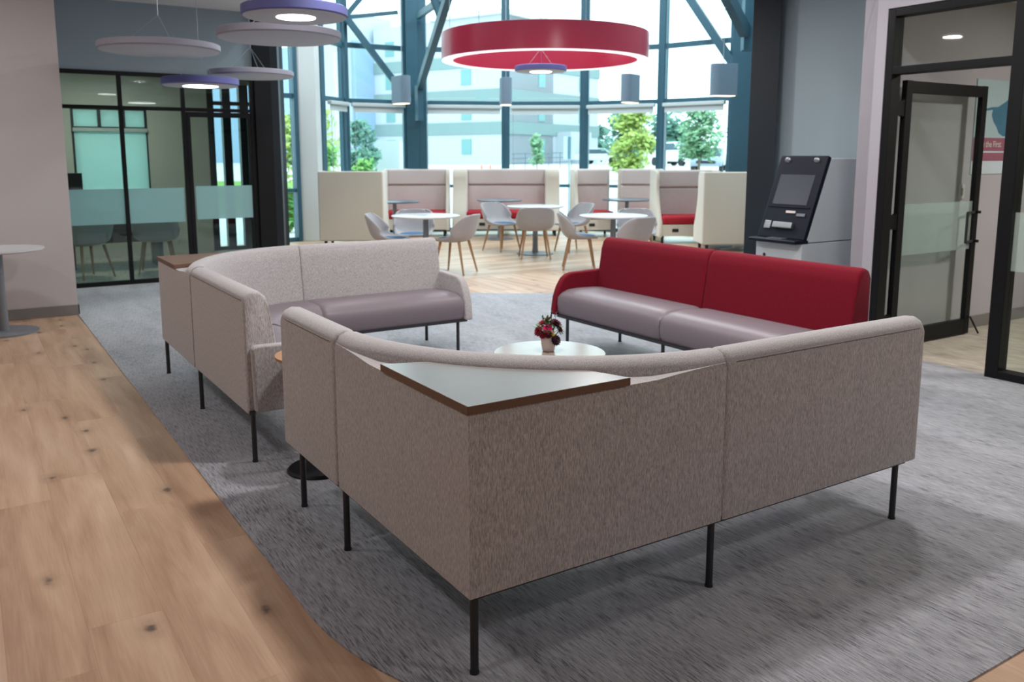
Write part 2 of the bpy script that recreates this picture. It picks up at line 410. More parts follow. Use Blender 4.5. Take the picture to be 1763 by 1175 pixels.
# ================================================================== SETTING
bm = BM(); bx(bm, -7, 13, -9, 9.2, -0.12, 0.0); o = finish('floor', bm, M['wood_floor']); struct(o)
bm = BM()
prism(bm, [(-5, 9.2), (13, 9.2), (13, 12), W(4.6, 16.2)[:2], W(2.9, 16.9)[:2], W(1.44, 17.6)[:2], W(-0.15, 17.65)[:2], W(-2.1, 17.3)[:2], W(-3.3, 16.6)[:2], W(-4.4, 15.0)[:2], (-5, 14.6)], -0.12, -0.0005)
o = finish('floor_bay', bm, M['bay_floor']); struct(o)
# inlaid carpet with rounded corner
cp = []
cx0, cy0, r = 2.255, 2.6, 1.40
cp.append((0.855, 10.8)); cp.append((0.855, 4.5)); cp.append((0.855, 3.4))
for i in range(25):
    a = PI + (PI/2) * i/24
    cp.append((cx0 + r*math.cos(a), cy0 + r*math.sin(a)))
cp += [(5.0, 1.2), (5.875, 1.2), (5.875, 4.0), (7.2, 4.1), (7.2, 6.3), (5.43, 7.58), (4.96, 7.88), (4.645, 8.13), (3.35, 9.1), (3.1, 10.8)]
bm = BM(); prism(bm, cp, -0.01, 0.006); o = finish('floor_carpet', bm, M['carpet']); struct(o)
bm = BM(); prism(bm, [(5.88, -3), (11.5, -3), (11.5, 4.07), (5.88, 4.07)], -0.01, 0.005); o = finish('floor_office_right', bm, M['office_carpet']); struct(o)
bm = BM(); prism(bm, [(0.3, 10.9), (3.3, 10.9), (4.3, 14.0), (0.3, 14.0)], -0.01, 0.005); o = finish('floor_office_left', bm, M['office_carpet']); struct(o)

CZ = 3.22
bm = BM(); prism(bm, [(-7, -9), (11.5, -9), (11.5, 4.1), (7.3, 4.1), (7.3, 6.49), (3.3, 9.05), (3.3, 10.9), (-7, 10.9)], CZ, CZ + 0.12)
o = finish('ceiling', bm, M['ceil']); struct(o)
bm = BM(); prism(bm, [(7.6, 6.0), (13, 11.5), W(3.0, 18.2)[:2], W(-2.5, 18.3)[:2], W(-4.8, 15.4)[:2], (3.3, 10.9), (3.3, 9.05)], 6.2, 6.35)
o = finish('ceiling_atrium', bm, M['ceil']); struct(o)
bm = BM()
extrude_poly(bm, [(7.3, 6.49, CZ), (3.3, 9.05, CZ), (3.3, 9.05, 6.3), (7.3, 6.49, 6.3)], (-0.08, -0.12, 0))
o = finish('wall_fascia', bm, M['wall_grey']); struct(o)
bm = BM(); bx(bm, 3.22, 3.34, 9.05, 10.98, CZ, 6.3); o = finish('wall_fascia_side', bm, M['wall_grey']); struct(o)

# left wall with baseboard, and its return to the glazed office
bm = BM(); bx(bm, -7, 0.86, 9.02, 9.2, 0, CZ); bx(bm, 0.68, 0.86, 9.2, 10.85, 0, CZ)
o = finish('wall_left', bm, M['wall_warm']); struct(o)
bm = BM(); bx(bm, -5, 0.872, 9.005, 9.02, 0, 0.1); bx(bm, 0.86, 0.872, 9.005, 10.8, 0, 0.1)
o = finish('baseboard_left', bm, M['base'], bevel=0.003); struct(o)
bm = BM(); bx(bm, -7.1, -7, -9, 9.2, 0, CZ); o = finish('wall_far_left', bm, M['wall_warm']); struct(o)
bm = BM(); bx(bm, -7, 11.5, -9.1, -9, 0, CZ); o = finish('wall_behind', bm, M['wall_warm']); struct(o)
# wall above the glazed office
bm = BM(); bx(bm, 0.86, 3.255, 10.84, 10.98, 2.445, CZ + 0.02); o = finish('wall_office_left_head', bm, M['wall_grey']); struct(o)

# glazed office partition (left)
P = 10.845
def frame_bar(bm, x0, x1, z0, z1, dy=0.05):
    if z1 - z0 < x1 - x0: dy -= 0.004
    bx(bm, x0, x1, P - dy/2, P + dy/2, z0, z1)
w = struct(thing('window_1', (2.0, P, 0), 'black framed glass office partition with a frosted band', 'glass partition'))
bm = BM()
frame_bar(bm, 0.86, 3.14, 2.40, 2.447); frame_bar(bm, 0.86, 3.14, 2.02, 2.062); frame_bar(bm, 0.86, 2.33, 0.0, 0.055)
frame_bar(bm, 1.605, 1.65, 0.05, 2.42); frame_bar(bm, 2.29, 2.335, 0.0, 2.42); frame_bar(bm, 0.86, 0.90, 0.0, 2.42); frame_bar(bm, 3.10, 3.15, 0, 2.42)
finish('window_frame', bm, M['black'], w, bevel=0.003)
for x0, x1, z0, z1 in ((0.9, 1.605, 0.055, 2.02), (1.65, 2.29, 0.055, 2.02), (0.9, 1.605, 2.06, 2.40), (1.65, 2.29, 2.06, 2.40), (2.335, 3.10, 2.06, 2.40)):
    bm = BM(); bx(bm, x0, x1, P - 0.004, P + 0.004, z0, z1); finish('pane', bm, M['office_glass'], w)
for x0, x1 in ((0.9, 1.605), (1.65, 2.27)):
    bm = BM(); bx(bm, x0, x1, P - 0.0075, P - 0.0055, 0.715, 1.12); o = finish('frosted_band', bm, M['film'], w); o['label'] = 'frosted pale blue film band'
d = struct(thing('door_1', (2.34, P, 0), 'black framed glass door of the left office with a frosted band', 'glass door'))
bm = BM(); frame_bar(bm, 2.338, 2.385, 0.01, 2.015, 0.04); frame_bar(bm, 3.06, 3.10, 0.01, 2.015, 0.04); frame_bar(bm, 2.338, 3.10, 1.955, 2.015, 0.04); frame_bar(bm, 2.338, 3.10, 0.01, 0.12, 0.04)
finish('door_frame', bm, M['black'], d, bevel=0.003)
bm = BM(); bx(bm, 2.385, 3.06, P - 0.004, P + 0.004, 0.12, 1.955); finish('pane', bm, M['office_glass'], d)
bm = BM(); bx(bm, 2.40, 3.075, P - 0.0275, P - 0.0255, 0.735, 1.135); o = finish('frosted_band', bm, M['film'], d)
# left office shell
bm = BM(); bx(bm, 0.2, 0.3, 10.9, 14.1, 0, 2.75); bx(bm, 0.3, 0.7, 10.9, 10.98, 0, 2.75); o = finish('wall_office_left_side', bm, M['office_wall']); struct(o)
bm = BM()
YB = 14.0
bx(bm, 0.3, 1.43, YB, YB+0.12, 0, 2.75); bx(bm, 2.46, 3.34, YB, YB+0.12, 0, 2.75); bx(bm, 1.43, 2.46, YB, YB+0.12, 2.2, 2.75); bx(bm, 1.43, 2.46, YB, YB+0.12, 0, 0.6)
bx(bm, 3.34, 4.4, YB, YB+0.12, 2.6, 2.75)
o = finish('wall_office_left_back', bm, M['office_wall']); struct(o)
bm = BM(); prism(bm, [(0.2, 10.9), (3.3, 10.9), (4.4, 14.1), (0.2, 14.1)], 2.75, 2.83); o = finish('ceiling_office_left', bm, M['office_wall']); struct(o)
w = struct(thing('window_2', (1.95, YB, 0.6), 'office window behind drawn pale green roller shades', 'window'))
bm = BM()
for x0, x1, z0, z1 in ((1.43, 1.47, 0.6, 2.2), (2.42, 2.46, 0.6, 2.2), (1.43, 2.46, 2.16, 2.2), (1.43, 2.46, 1.86, 1.92), (1.78, 1.83, 1.9, 2.2), (2.08, 2.16, 1.9, 2.2), (1.43, 2.46, 0.6, 0.64)):
    bx(bm, x0, x1, YB + 0.02, YB + 0.08, z0, z1)
finish('window_frame', bm, M['leg'], w)
bm = BM(); bx(bm, 1.45, 2.44, YB + 0.085, YB + 0.09, 0.62, 2.18); finish('pane', bm, M['clear_glass'], w)
rs = thing('roller_shade', (1.95, YB - 0.03, 2.2), 'pale green roller shade drawn down inside the left office', 'roller shade')
bm = BM(); bx(bm, 1.46, 2.43, YB - 0.012, YB - 0.009, 0.62, 1.84); finish('shade_fabric', bm, M['shade'], rs)
bm = BM(); bx(bm, 1.44, 2.45, YB - 0.06, YB - 0.003, 1.84, 1.9); finish('cassette', bm, M['shade_case'], rs, bevel=0.01)
for i, (x0, x1) in enumerate(((1.47, 1.78), (1.83, 2.08), (2.16, 2.42))):
    bm = BM(); bx(bm, x0, x1, YB + 0.012, YB + 0.016, 1.92, 2.16); finish('upper_shade', bm, M['shade'], rs)
w = struct(thing('window_3', (3.7, YB, 0), 'dark mullioned corner window of the left office', 'window'))
bm = BM()
for x0, x1 in ((3.34, 3.44), (3.575, 3.70), (3.84, 3.98), (4.2, 4.4)):
    bx(bm, x0, x1, YB, YB + 0.12, 0, 2.6)
bx(bm, 3.34, 4.4, YB + 0.02, YB + 0.1, 2.28, 2.34); bx(bm, 3.34, 4.4, YB + 0.02, YB + 0.1, 0, 0.06)
finish('window_frame', bm, M['dark_steel_col'], w)
bm = BM(); bx(bm, 3.40, 4.3, YB + 0.055, YB + 0.06, 0.06, 2.6); finish('pane', bm, M['clear_glass'], w)
# office right flank, then the steel corner columns and the white pier
bm = BM(); extrude_poly(bm, [(3.42, 11.1, 0), (4.42, 14.1, 0), (4.42, 14.1, 6.2), (3.42, 11.1, 6.2)], (0.12, -0.03, 0)); o = finish('wall_office_left_flank', bm, M['dark_steel_col']); struct(o)
bm = BM(); bx(bm, 3.15, 3.36, 10.78, 10.99, 0, 6.2); o = finish('column_corner', bm, M['black'], bevel=0.004); struct(o)
bm = BM(); c = W(-3.72, 13.4); box(bm, (c[0], c[1], 3.1), (0.36, 0.30, 6.2), rz=-YAW - 0.42); o = finish('column_steel', bm, M['dark_steel_col'], bevel=0.004); struct(o)
bm = BM(); c = W(-3.575, 15.35); box(bm, (c[0], c[1], 3.1), (0.37, 0.30, 6.2), rz=-YAW - 0.05); o = finish('column_pier', bm, M['wall_cream'], bevel=0.006); struct(o)

# ------------------------------------------------------------------ bay glazing
TRZ = [(0.0, 0.07), (0.87, 0.93), (2.48, 2.56), (3.49, 3.58), (4.58, 4.66), (5.6, 5.68)]
nodes = [(-3.42, 15.62), (-3.15, 16.45), (-2.05, 17.1), (-0.13, 17.45), (1.44, 17.4), (2.86, 16.7), (3.98, 15.75)]
wl = ['bay window beside the white pier', 'bay window left of the tall steel column', 'bay window behind the red ring lamp, left of centre',
      'middle bay window facing the corner of the white building', 'bay window facing the lime green tree', 'bay window facing the parked cars']
def facet(idx, a, b, label, mull=0.07):
    A, B = Vector(W(*a)), Vector(W(*b)); d = (B - A); L = d.length; d.normalize(); n = Vector((-d.y, d.x, 0))
    rz = math.atan2(d.y, d.x); mid = (A + B) / 2
    w = struct(thing('window_%d' % idx, (mid.x, mid.y, 0), label, 'window'))
    bm = BM()
    for z0, z1 in TRZ:
        box(bm, (mid.x, mid.y, (z0 + z1) / 2), (L, 0.09, z1 - z0), rz=rz)
    for q in (A, B):
        box(bm, (q.x, q.y, 3.1), (mull * 2, 0.15, 6.2), rz=rz)
    finish('window_frame', bm, M['veiled_steel'], w)
    bm = BM(); box(bm, (mid.x, mid.y, 3.1), (L - 0.1, 0.012, 6.1), rz=rz); finish('pane', bm, M['glass'], w)
    return A, B, rz, mid, L, n
fac = []
for i in range(6):
    fac.append(facet(4 + i, nodes[i], nodes[i+1], wl[i]))
facet(10, (-4.25, 14.75), (-3.78, 15.2), 'narrow slot window between dark column and white pier', 0.04)
facet(11, (3.98, 15.75), (4.55, 14.9), 'sliver of glazing beside the dark column by the cash machine', 0.05)
# roller shade cassettes on the bay
sl = ['short roller shade rolled up beside the white pier', 'roller shade rolled up left of the tall steel column', 'roller shade rolled up right of the tall steel column',
      'roller shade rolled up facing the white building entrance', 'roller shade rolled up above the lime green tree', 'roller shade rolled up above the parked cars']
for i, (A, B, rz, mid, L, n) in enumerate(fac):
    nn = n if (n.dot(Vector((FX, FY, 0))) < 0) else -n
    c = mid + nn * 0.13
    t = thing('roller_shade', (c.x, c.y, 2.48), sl[i], 'roller shade', 0, 'roller shades along the bay')
    bm = BM(); box(bm, (c.x, c.y, 2.445), (L - 0.20, 0.09, 0.07), rz=rz); finish('cassette', bm, M['shade_case'], t, bevel=0.012)
    bm = BM(); box(bm, (c.x, c.y, 2.36), (L - 0.26, 0.012, 0.11), rz=rz); finish('shade_fabric', bm, M['shade_case'], t)
    e = c - (B - A).normalized() * (L/2 - 0.16)
    bm = BM(); rod(bm, (e.x, e.y, 2.42), (e.x, e.y, 1.25), 0.006, n=6); finish('pull_cord', bm, M['wire'], t)

# steel columns with branching struts
def strut(name, pts, w_, label, col=M['veiled_steel']):
    pass
c = W(-1.88, 16.75)
col = struct(thing('column_left', (c[0], c[1], 0), 'tall steel column with painted-in window flare, left of the red ring lamp with raking struts', 'column'))
bm = BM(); box(bm, (c[0], c[1], 3.1), (0.22, 0.30, 6.2), rz=-YAW); box(bm, W(-1.70, 16.72, 3.1), (0.16, 0.22, 6.2), rz=-YAW); finish('column_shaft', bm, M['veiled_steel'], col, bevel=0.005)
bm = BM(); bar(bm, W(-1.74, 16.5, 2.75), W(-0.92, 13.6, 4.05), 0.11, 0.15); finish('raking_strut', bm, M['veiled_steel'], col)
bm = BM(); bar(bm, W(-1.74, 16.5, 4.05), W(-1.16, 14.6, 4.02), 0.08, 0.11); finish('cross_strut', bm, M['veiled_steel'], col)
bm = BM(); bar(bm, W(-1.74, 16.45, 2.15), W(-1.74, 16.45, 2.8), 0.12, 0.12); finish('strut_shoe', bm, M['veiled_steel'], col)
bm = BM(); bar(bm, W(-1.16, 14.6, 3.7), W(-1.5, 14.4, 4.6), 0.07, 0.09); bar(bm, W(-1.16, 14.6, 3.95), W(-1.75, 15.2, 4.7), 0.07, 0.09); finish('upper_strut', bm, M['veiled_steel'], col)
bm = BM(); bar(bm, W(-3.02, 16.3, 3.98), W(-2.2, 16.7, 2.85), 0.07, 0.11); bar(bm, W(-3.05, 16.3, 4.02), W(-2.6, 16.4, 4.55), 0.06, 0.09); bar(bm, W(-3.05, 16.3, 4.0), W(-2.15, 16.75, 4.16), 0.05, 0.07)
finish('window_strut', bm, M['veiled_steel'], col)
c = W(4.02, 15.35)
col = struct(thing('column_right', (c[0], c[1], 0), 'tall steel column with painted-in window flare, right of the red ring lamp with raking struts', 'column'))
bm = BM(); box(bm, (c[0], c[1], 3.1), (0.36, 0.30, 6.2), rz=-YAW - 0.3); finish('column_shaft', bm, M['veiled_steel'], col, bevel=0.005)
bm = BM(); bar(bm, W(3.06, 16.1, 4.5), W(3.98, 15.5, 2.95), 0.10, 0.14); finish('raking_strut', bm, M['veiled_steel'], col)
bm = BM(); bar(bm, W(2.9, 13.0, 4.2), W(3.68, 14.0, 3.42), 0.14, 0.18); finish('raking_strut', bm, M['veiled_steel'], col)
bm = BM(); c2 = W(3.75, 14.1); box(bm, (c2[0], c2[1], 3.9), (0.18, 0.2, 1.5), rz=-YAW); finish('hanger_post', bm, M['veiled_steel'], col, bevel=0.004)
bm = BM(); c = W(2.61, 9.1); box(bm, (c[0], c[1], 3.2), (0.275, 0.2, 6.4), rz=-YAW - 0.28); o = finish('column_near', bm, M['dark_steel_col'], bevel=0.004); struct(o)

# right return walls
bm = BM(); extrude_poly(bm, [(7.4, 6.25, 0), (12.25, 10.95, 0), (12.25, 10.95, 6.3), (7.4, 6.25, 6.3)], (0.1, -0.1, 0)); o = finish('wall_right_return', bm, M['wall_grey']); struct(o)
bm = BM(); bx(bm, 7.25, 7.35, 4.17, 6.3, 0, 6.3); o = finish('wall_alcove', bm, M['wall_grey']); struct(o)
bm = BM(); bx(bm, 5.80, 11.5, 4.07, 4.175, 0, CZ); bx(bm, 5.80, 5.92, 3.985, 4.175, 0, CZ); bx(bm, 5.80, 5.92, -2.5, 3.985, 2.555, CZ); bx(bm, 5.80, 5.92, -9, -2.5, 0, CZ); o = finish('wall_right', bm, M['wall_white']); struct(o)
bm = BM(); bx(bm, 5.9, 11.5, 4.055, 4.07, 0, 0.11); o = finish('baseboard_office', bm, M['base'], bevel=0.003); struct(o)
bm = BM(); bx(bm, 11.4, 11.5, -9, 4.07, 0, CZ); o = finish('wall_office_right_back', bm, M['office_wall']); struct(o)
bm = BM(); bx(bm, 5.93, 11.4, -4, 4.07, 2.78, 2.86); o = finish('ceiling_office_right', bm, M['office_wall']); struct(o)
# glazed front of the right office
XR = 5.86
w = struct(thing('window_12', (XR, 2.0, 0), 'black framed glass front of the right office', 'glass partition'))
bm = BM()
def fb(y0, y1, z0, z1, dx=0.11):
    if z1 - z0 < y1 - y0: dx -= 0.004
    bx(bm, XR - dx/2, XR + dx/2, y0, y1, z0, z1)
fb(-2.5, 3.985, 2.495, 2.555); fb(-2.5, 3.93, 2.085, 2.14); fb(3.925, 3.985, 0, 2.55); fb(2.985, 3.075, 0, 2.55); fb(-2.5, 3.0, 0.0, 0.06); fb(0.9, 0.96, 0, 2.55)
finish('window_frame', bm, M['black'], w, bevel=0.004)
for y0, y1, z0, z1 in ((3.075, 3.925, 2.14, 2.495), (0.96, 2.985, 2.14, 2.495), (0.96, 2.985, 0.06, 2.085), (-2.5, 0.9, 0.06, 2.085)):
    bm = BM(); bx(bm, XR - 0.005, XR + 0.005, y0, y1, z0, z1); finish('pane', bm, M['clear_glass'], w)
bm = BM(); bx(bm, XR - 0.0085, XR - 0.0065, 0.96, 2.985, 0.74, 1.13); finish('frosted_band', bm, M['film_pale'], w)
# open door leaf
YD = 3.945
d = struct(thing('door_2', (6.02, YD, 0), 'black framed glass door standing open into the right office', 'glass door'))
bm = BM()
bx(bm, 6.00, 6.075, YD - 0.022, YD + 0.022, 0.015, 2.055); bx(bm, 7.03, 7.10, YD - 0.022, YD + 0.022, 0.015, 2.055); bx(bm, 6.004, 7.096, YD - 0.020, YD + 0.020, 1.965, 2.053); bx(bm, 6.004, 7.096, YD - 0.020, YD + 0.020, 0.017, 0.14)
finish('door_frame', bm, M['black'], d, bevel=0.003)
bm = BM(); bx(bm, 6.075, 7.03, YD - 0.004, YD + 0.004, 0.14, 1.965); finish('pane', bm, M['clear_glass'], d)
bm = BM(); bx(bm, 6.075, 7.03, YD - 0.0075, YD - 0.0055, 0.735, 1.13); finish('frosted_band', bm, M['film_pale'], d)
bm = BM()
hx, hz0, hz1 = 6.985, 0.80, 1.04
pts = [(7.04, YD - 0.022, hz1), (6.87, YD - 0.065, hz1), (6.87, YD - 0.065, hz0), (7.04, YD - 0.022, hz0)]
for a, b in zip(pts, pts[1:]): rod(bm, a, b, 0.011, n=10)
h = finish('pull_handle', bm, M['leg'], d); h['label'] = 'dark pull handle'
bm = BM(); rod(bm, (7.065, YD - 0.02, 1.04), (7.065, YD - 0.06, 1.04), 0.012, n=8); rod(bm, (7.065, YD - 0.02, 0.80), (7.065, YD - 0.06, 0.80), 0.012, n=8); finish('bolt', bm, M['black'], d)
for z in (0.22, 1.0, 1.85):
    bm = BM(); rod(bm, (5.985, YD, z - 0.06), (5.985, YD, z + 0.06), 0.018, n=10); bx(bm, 5.90, 6.01, YD - 0.012, YD + 0.012, z - 0.055, z + 0.055); finish('hinge', bm, M['black'], d)
bm = BM(); bar(bm, (7.09, YD - 0.03, 0.16), (7.13, YD - 0.09, 0.02), 0.016, 0.014); finish('door_stop', bm, M['black'], d)

# ================================================================== SOFAS
ZB = 0.25
PROF = [(0.0, ZB), (0.0, 0.55), (0.0, 0.79), (0.004, 0.811), (0.02, 0.838), (0.05, 0.851), (0.085, 0.847), (0.112, 0.822), (0.128, 0.76), (0.15, 0.62), (0.168, 0.50), (0.178, 0.43), (0.178, ZB)]
def back_straight(bm, O, along, inward, L, shrink=0.012):
    """O: outer corner on the floor; along/inward unit vectors"""
    O, a, n = Vector(O), Vector(along), Vector(inward)
    secs = []
    for t, k in ((0.0, 1.0), (0.006, 0.35), (0.015, 0.08), (0.03, 0.0), (L/2, 0.0), (L - 0.03, 0.0), (L - 0.015, 0.08), (L - 0.006, 0.35), (L, 1.0)):
        row = []
        for s, z in PROF:
            ss = 0.089 + (s - 0.089) * (1 - 0.09*k); zz = z - (0.018*k if z > 0.8 else 0)
            row.append(O + a*t + n*ss + Vector((0, 0, zz)))
        secs.append(row)
    return loft(bm, secs)
def seat_block(bm, O, along, inward, L, s0=0.15, s1=0.575):
    O, a, n = Vector(O), Vector(along), Vector(inward)
    prof = [(s0, 0.262), (s0, 0.455), (s0 + 0.1, 0.462), (s1 - 0.17, 0.466), (s1 - 0.09, 0.460), (s1 - 0.035, 0.438), (s1 - 0.006, 0.40), (s1, 0.35), (s1 - 0.006, 0.29), (s1 - 0.02, 0.262)]
    secs = []
    for t, k in ((0.0, 1.0), (0.012, 0.5), (0.035, 0.12), (0.07, 0.0), (L/2, -0.05), (L - 0.07, 0.0), (L - 0.035, 0.12), (L - 0.012, 0.5), (L, 1.0)):
        secs.append([O + a*t + n*(s - (0.014*k if s > s1 - 0.1 else 0)) + Vector((0, 0, z - (0.02*k if z > 0.43 else 0))) for s, z in prof])
    return loft(bm, secs)
def arm_panel(bm, O, along, inward, th=0.065, s1=0.585):
    """side panel: rises to arm height at the back and sweeps down at the front"""
    O, a, n = Vector(O), Vector(along), Vector(inward)
    pr = [(0.03, ZB + 0.005), (0.022, 0.57), (0.03, 0.588), (0.05, 0.592), (s1 - 0.17, 0.582), (s1 - 0.13, 0.572), (s1 - 0.085, 0.542), (s1 - 0.045, 0.48), (s1 - 0.015, 0.40), (s1, 0.30), (s1, ZB + 0.005)]
    return extrude_poly(bm, [O + n*s + Vector((0, 0, z)) for s, z in pr], a*th)
def leg_rod(p): 
    bm = BM(); rod(bm, (p[0], p[1], 0.012), (p[0], p[1], 0.262), 0.0125, n=14); rod(bm, (p[0], p[1], 0.0), (p[0], p[1], 0.014), 0.0145, n=14)
    return bm
def rail(bm, a, b): bar(bm, (a[0], a[1], 0.253), (b[0], b[1], 0.253), 0.03, 0.02); return bm

def corner_back(bm, C, ux, uy, D, rc):
    """C outer corner; ux, uy unit vectors of the two outer sides; D module size; rc radius of crest about the inner corner"""
    C, ux, uy = Vector(C), Vector(ux), Vector(uy)
    Ctr = C + ux*D + uy*D
    angs = [0, 3, 7, 12, 17, 22, 27, 32, 36, 40, 43.5, 45, 46.5, 50, 54, 58, 63, 68, 73, 78, 83, 87, 90]
    secs = []
    for t in angs:
        a = math.radians(t)
        dirv = -ux*math.cos(a) - uy*math.sin(a)
        Dm = D / max(math.cos(a), math.sin(a))
        sh = (D - 0.05 - rc) * math.sin(2*a)           # the crest swings inward around the corner
        Rb = D - sh
        blend = min(1.0, max(0.0, (Dm - Rb) / 0.06))
        zd = 0.811 * (1 - blend) + 0.795 * blend
        P_ = lambda r, z: Ctr + dirv*r + Vector((0, 0, z))
        row = [P_(Dm, ZB), P_(Dm, 0.55), P_(Dm, zd - 0.02), P_(Dm - 0.004, zd)]
        row += [P_(min(Rb + 0.004, Dm - 0.006), zd + 0.001), P_(min(Rb, Dm - 0.009), 0.818), P_(Rb - 0.02, 0.838)]
        for s, z in PROF[5:]:
            row.append(P_(Rb - s, z))
        secs.append(row)
    return loft(bm, secs)
def corner_seat(bm, C, ux, uy, D, depth=0.575):
    C, ux, uy = Vector(C), Vector(ux), Vector(uy); Ctr = C + ux*D + uy*D
    pts_out, pts_in = [], []
    for i in range(17):
        a = math.radians(90*i/16); dirv = -ux*math.cos(a) - uy*math.sin(a)
        sh = (0.06) * math.sin(2*a)
        pts_out.append(Ctr + dirv*(D - 0.15 - sh)); pts_in.append(Ctr + dirv*max(D - depth - sh*0.5, 0.1))
    secs = []
    for po, pi in zip(pts_out, pts_in):
        v = (pi - po); L = v.length; v.normalize()
        prof = [(0, 0.262), (0, 0.455), (0.1, 0.462), (L - 0.15, 0.465), (L - 0.08, 0.459), (L - 0.03, 0.436), (L - 0.004, 0.40), (L, 0.34), (L - 0.015, 0.262)]
        secs.append([po + v*s + Vector((0, 0, z)) for s, z in prof])
    return loft(bm, secs)
def corner_top(bm, C, ux, uy, D, rc, tip):
    C, ux, uy = Vector(C), Vector(ux), Vector(uy); Ctr = C + ux*D + uy*D
    pts = [C - ux*0.006 - uy*0.006, C + ux*tip - uy*0.006]
    a0 = None; arc = []
    for i in range(41):
        a = math.radians(90*i/40); dirv = -ux*math.cos(a) - uy*math.sin(a)
        sh = (D - 0.05 - rc) * math.sin(2*a)
        p = Ctr + dirv*(D - sh + 0.006)
        q = p - C
        if 0.03 < q.dot(ux) < tip - 0.05 and 0.03 < q.dot(uy) < tip - 0.05: arc.append(p)
    arc.sort(key=lambda p: -(p - C).dot(ux))
    pts += arc + [C + uy*tip - ux*0.006]
    return prism(bm, [(p.x, p.y) for p in pts], 0.797, 0.822)

def piping(bm, pts, r=0.002):
    for a, b in zip(pts, pts[1:]): rod(bm, a, b, r, n=6)
    return bm

X_, Y_ = (1, 0, 0), (0, 1, 0)
nX, nY = (-1, 0, 0), (0, -1, 0)

# ---- foreground corner sofa
CX, CY, D1 = 1.125, 1.98, 1.0
s1 = thing('corner_sofa', (CX, CY, 0), 'light grey corner sofa nearest the camera, back turned, with triangular corner table', 'sofa')
bm = BM(); corner_back(bm, (CX, CY, 0), X_, Y_, D1, 0.922); finish('corner_back', bm, M['fabric'], s1, smooth='auto')
bm = BM(); back_straight(bm, (CX + D1 + 0.006, CY, 0), X_, Y_, 1.14); finish('backrest', bm, M['fabric'], s1, smooth='auto')
bm = BM(); back_straight(bm, (CX, CY + D1 + 0.02, 0), Y_, X_, 0.635); finish('backrest', bm, M['fabric'], s1, smooth='auto')
bm = BM(); corner_seat(bm, (CX, CY, 0), X_, Y_, D1); finish('seat', bm, M['vinyl'], s1, smooth='auto')
bm = BM(); seat_block(bm, (CX + D1 + 0.006, CY, 0), X_, Y_, 1.12); finish('seat', bm, M['vinyl'], s1, smooth='auto')
bm = BM(); seat_block(bm, (CX, CY + D1 + 0.02, 0), Y_, X_, 0.615); finish('seat', bm, M['vinyl'], s1, smooth='auto')
bm = BM(); arm_panel(bm, (CX + D1 + 1.125, CY, 0), X_, Y_, 0.05); finish('arm', bm, M['fabric'], s1, bevel=0.014, segs=3)
bm = BM(); arm_panel(bm, (CX, CY + D1 + 0.63, 0), Y_, X_, 0.05); finish('arm', bm, M['fabric'], s1, bevel=0.014, segs=3)
bm = BM(); corner_top(bm, (CX, CY, 0), X_, Y_, D1, 0.925, 0.575)
o = finish('corner_table', bm, [M['table_top'], M['table_edge']], s1, bevel=0.0025); o['label'] = 'triangular wood laminate corner table'
for p in o.data.polygons: p.material_index = 0 if p.normal.z > 0.9 else 1
for q in ((1.15, 2.0), (1.14, 2.95), (1.14, 3.44), (2.10, 2.0), (3.157, 2.0), (2.10, 2.5), (3.157, 2.5), (1.64, 2.95), (1.64, 3.44)):
    finish('leg', leg_rod(q), M['leg'], s1, smooth='auto')
bm = BM(); rail(bm, (1.15, 2.0), (3.2, 2.0)); rail(bm, (1.145, 2.0), (1.145, 3.58)); rail(bm, (1.64, 2.55), (1.64, 3.58)); rail(bm, (1.64, 2.5), (3.2, 2.5)); finish('frame_rail', bm, M['leg'], s1)
bm = BM(); piping(bm, [(CX + D1 + 0.05, CY - 0.001, 0.811), (CX + D1 + 1.10, CY - 0.001, 0.811)]); finish('piping', bm, M['seam'], s1)
bm = BM(); piping(bm, [(CX - 0.001, CY + D1 + 0.06, 0.811), (CX - 0.001, CY + D1 + 0.58, 0.811)]); finish('piping', bm, M['seam'], s1)

# ---- left corner sofa (mirror: corner at the far left)
LX, LY, D2 = 1.10, 6.20, 0.95
s2 = thing('corner_sofa', (LX, LY, 0), 'light grey corner sofa on the left with mauve seats, beside the glazed office', 'sofa')
bm = BM(); corner_back(bm, (LX, LY, 0), X_, nY, D2, 0.875); finish('corner_back', bm, M['fabric'], s2, smooth='auto')
bm = BM(); back_straight(bm, (LX + D2 + 0.005, LY, 0), X_, nY, 1.13); finish('backrest', bm, M['fabric'], s2, smooth='auto')
bm = BM(); back_straight(bm, (LX, LY - D2 - 0.005, 0), nY, X_, 1.13); finish('backrest', bm, M['fabric'], s2, smooth='auto')
bm = BM(); corner_seat(bm, (LX, LY, 0), X_, nY, D2); finish('seat', bm, M['vinyl'], s2, smooth='auto')
bm = BM(); seat_block(bm, (LX + D2 + 0.005, LY, 0), X_, nY, 1.13); finish('seat', bm, M['vinyl'], s2, smooth='auto')
bm = BM(); seat_block(bm, (LX, LY - D2 - 0.005, 0), nY, X_, 1.13); finish('seat', bm, M['vinyl'], s2, smooth='auto')
bm = BM(); arm_panel(bm, (LX + D2 + 1.125, LY, 0), X_, nY); finish('arm', bm, M['fabric'], s2, bevel=0.014, segs=3)
bm = BM(); arm_panel(bm, (LX, LY - D2 - 1.125, 0), nY, X_, 0.05); finish('arm', bm, M['fabric'], s2, bevel=0.014, segs=3)
bm = BM(); corner_top(bm, (LX, LY, 0), X_, nY, D2, 0.875, 0.55)
o = finish('corner_table', bm, [M['table_edge'], M['table_edge']], s2, bevel=0.0025); o['label'] = 'brown triangular corner table'
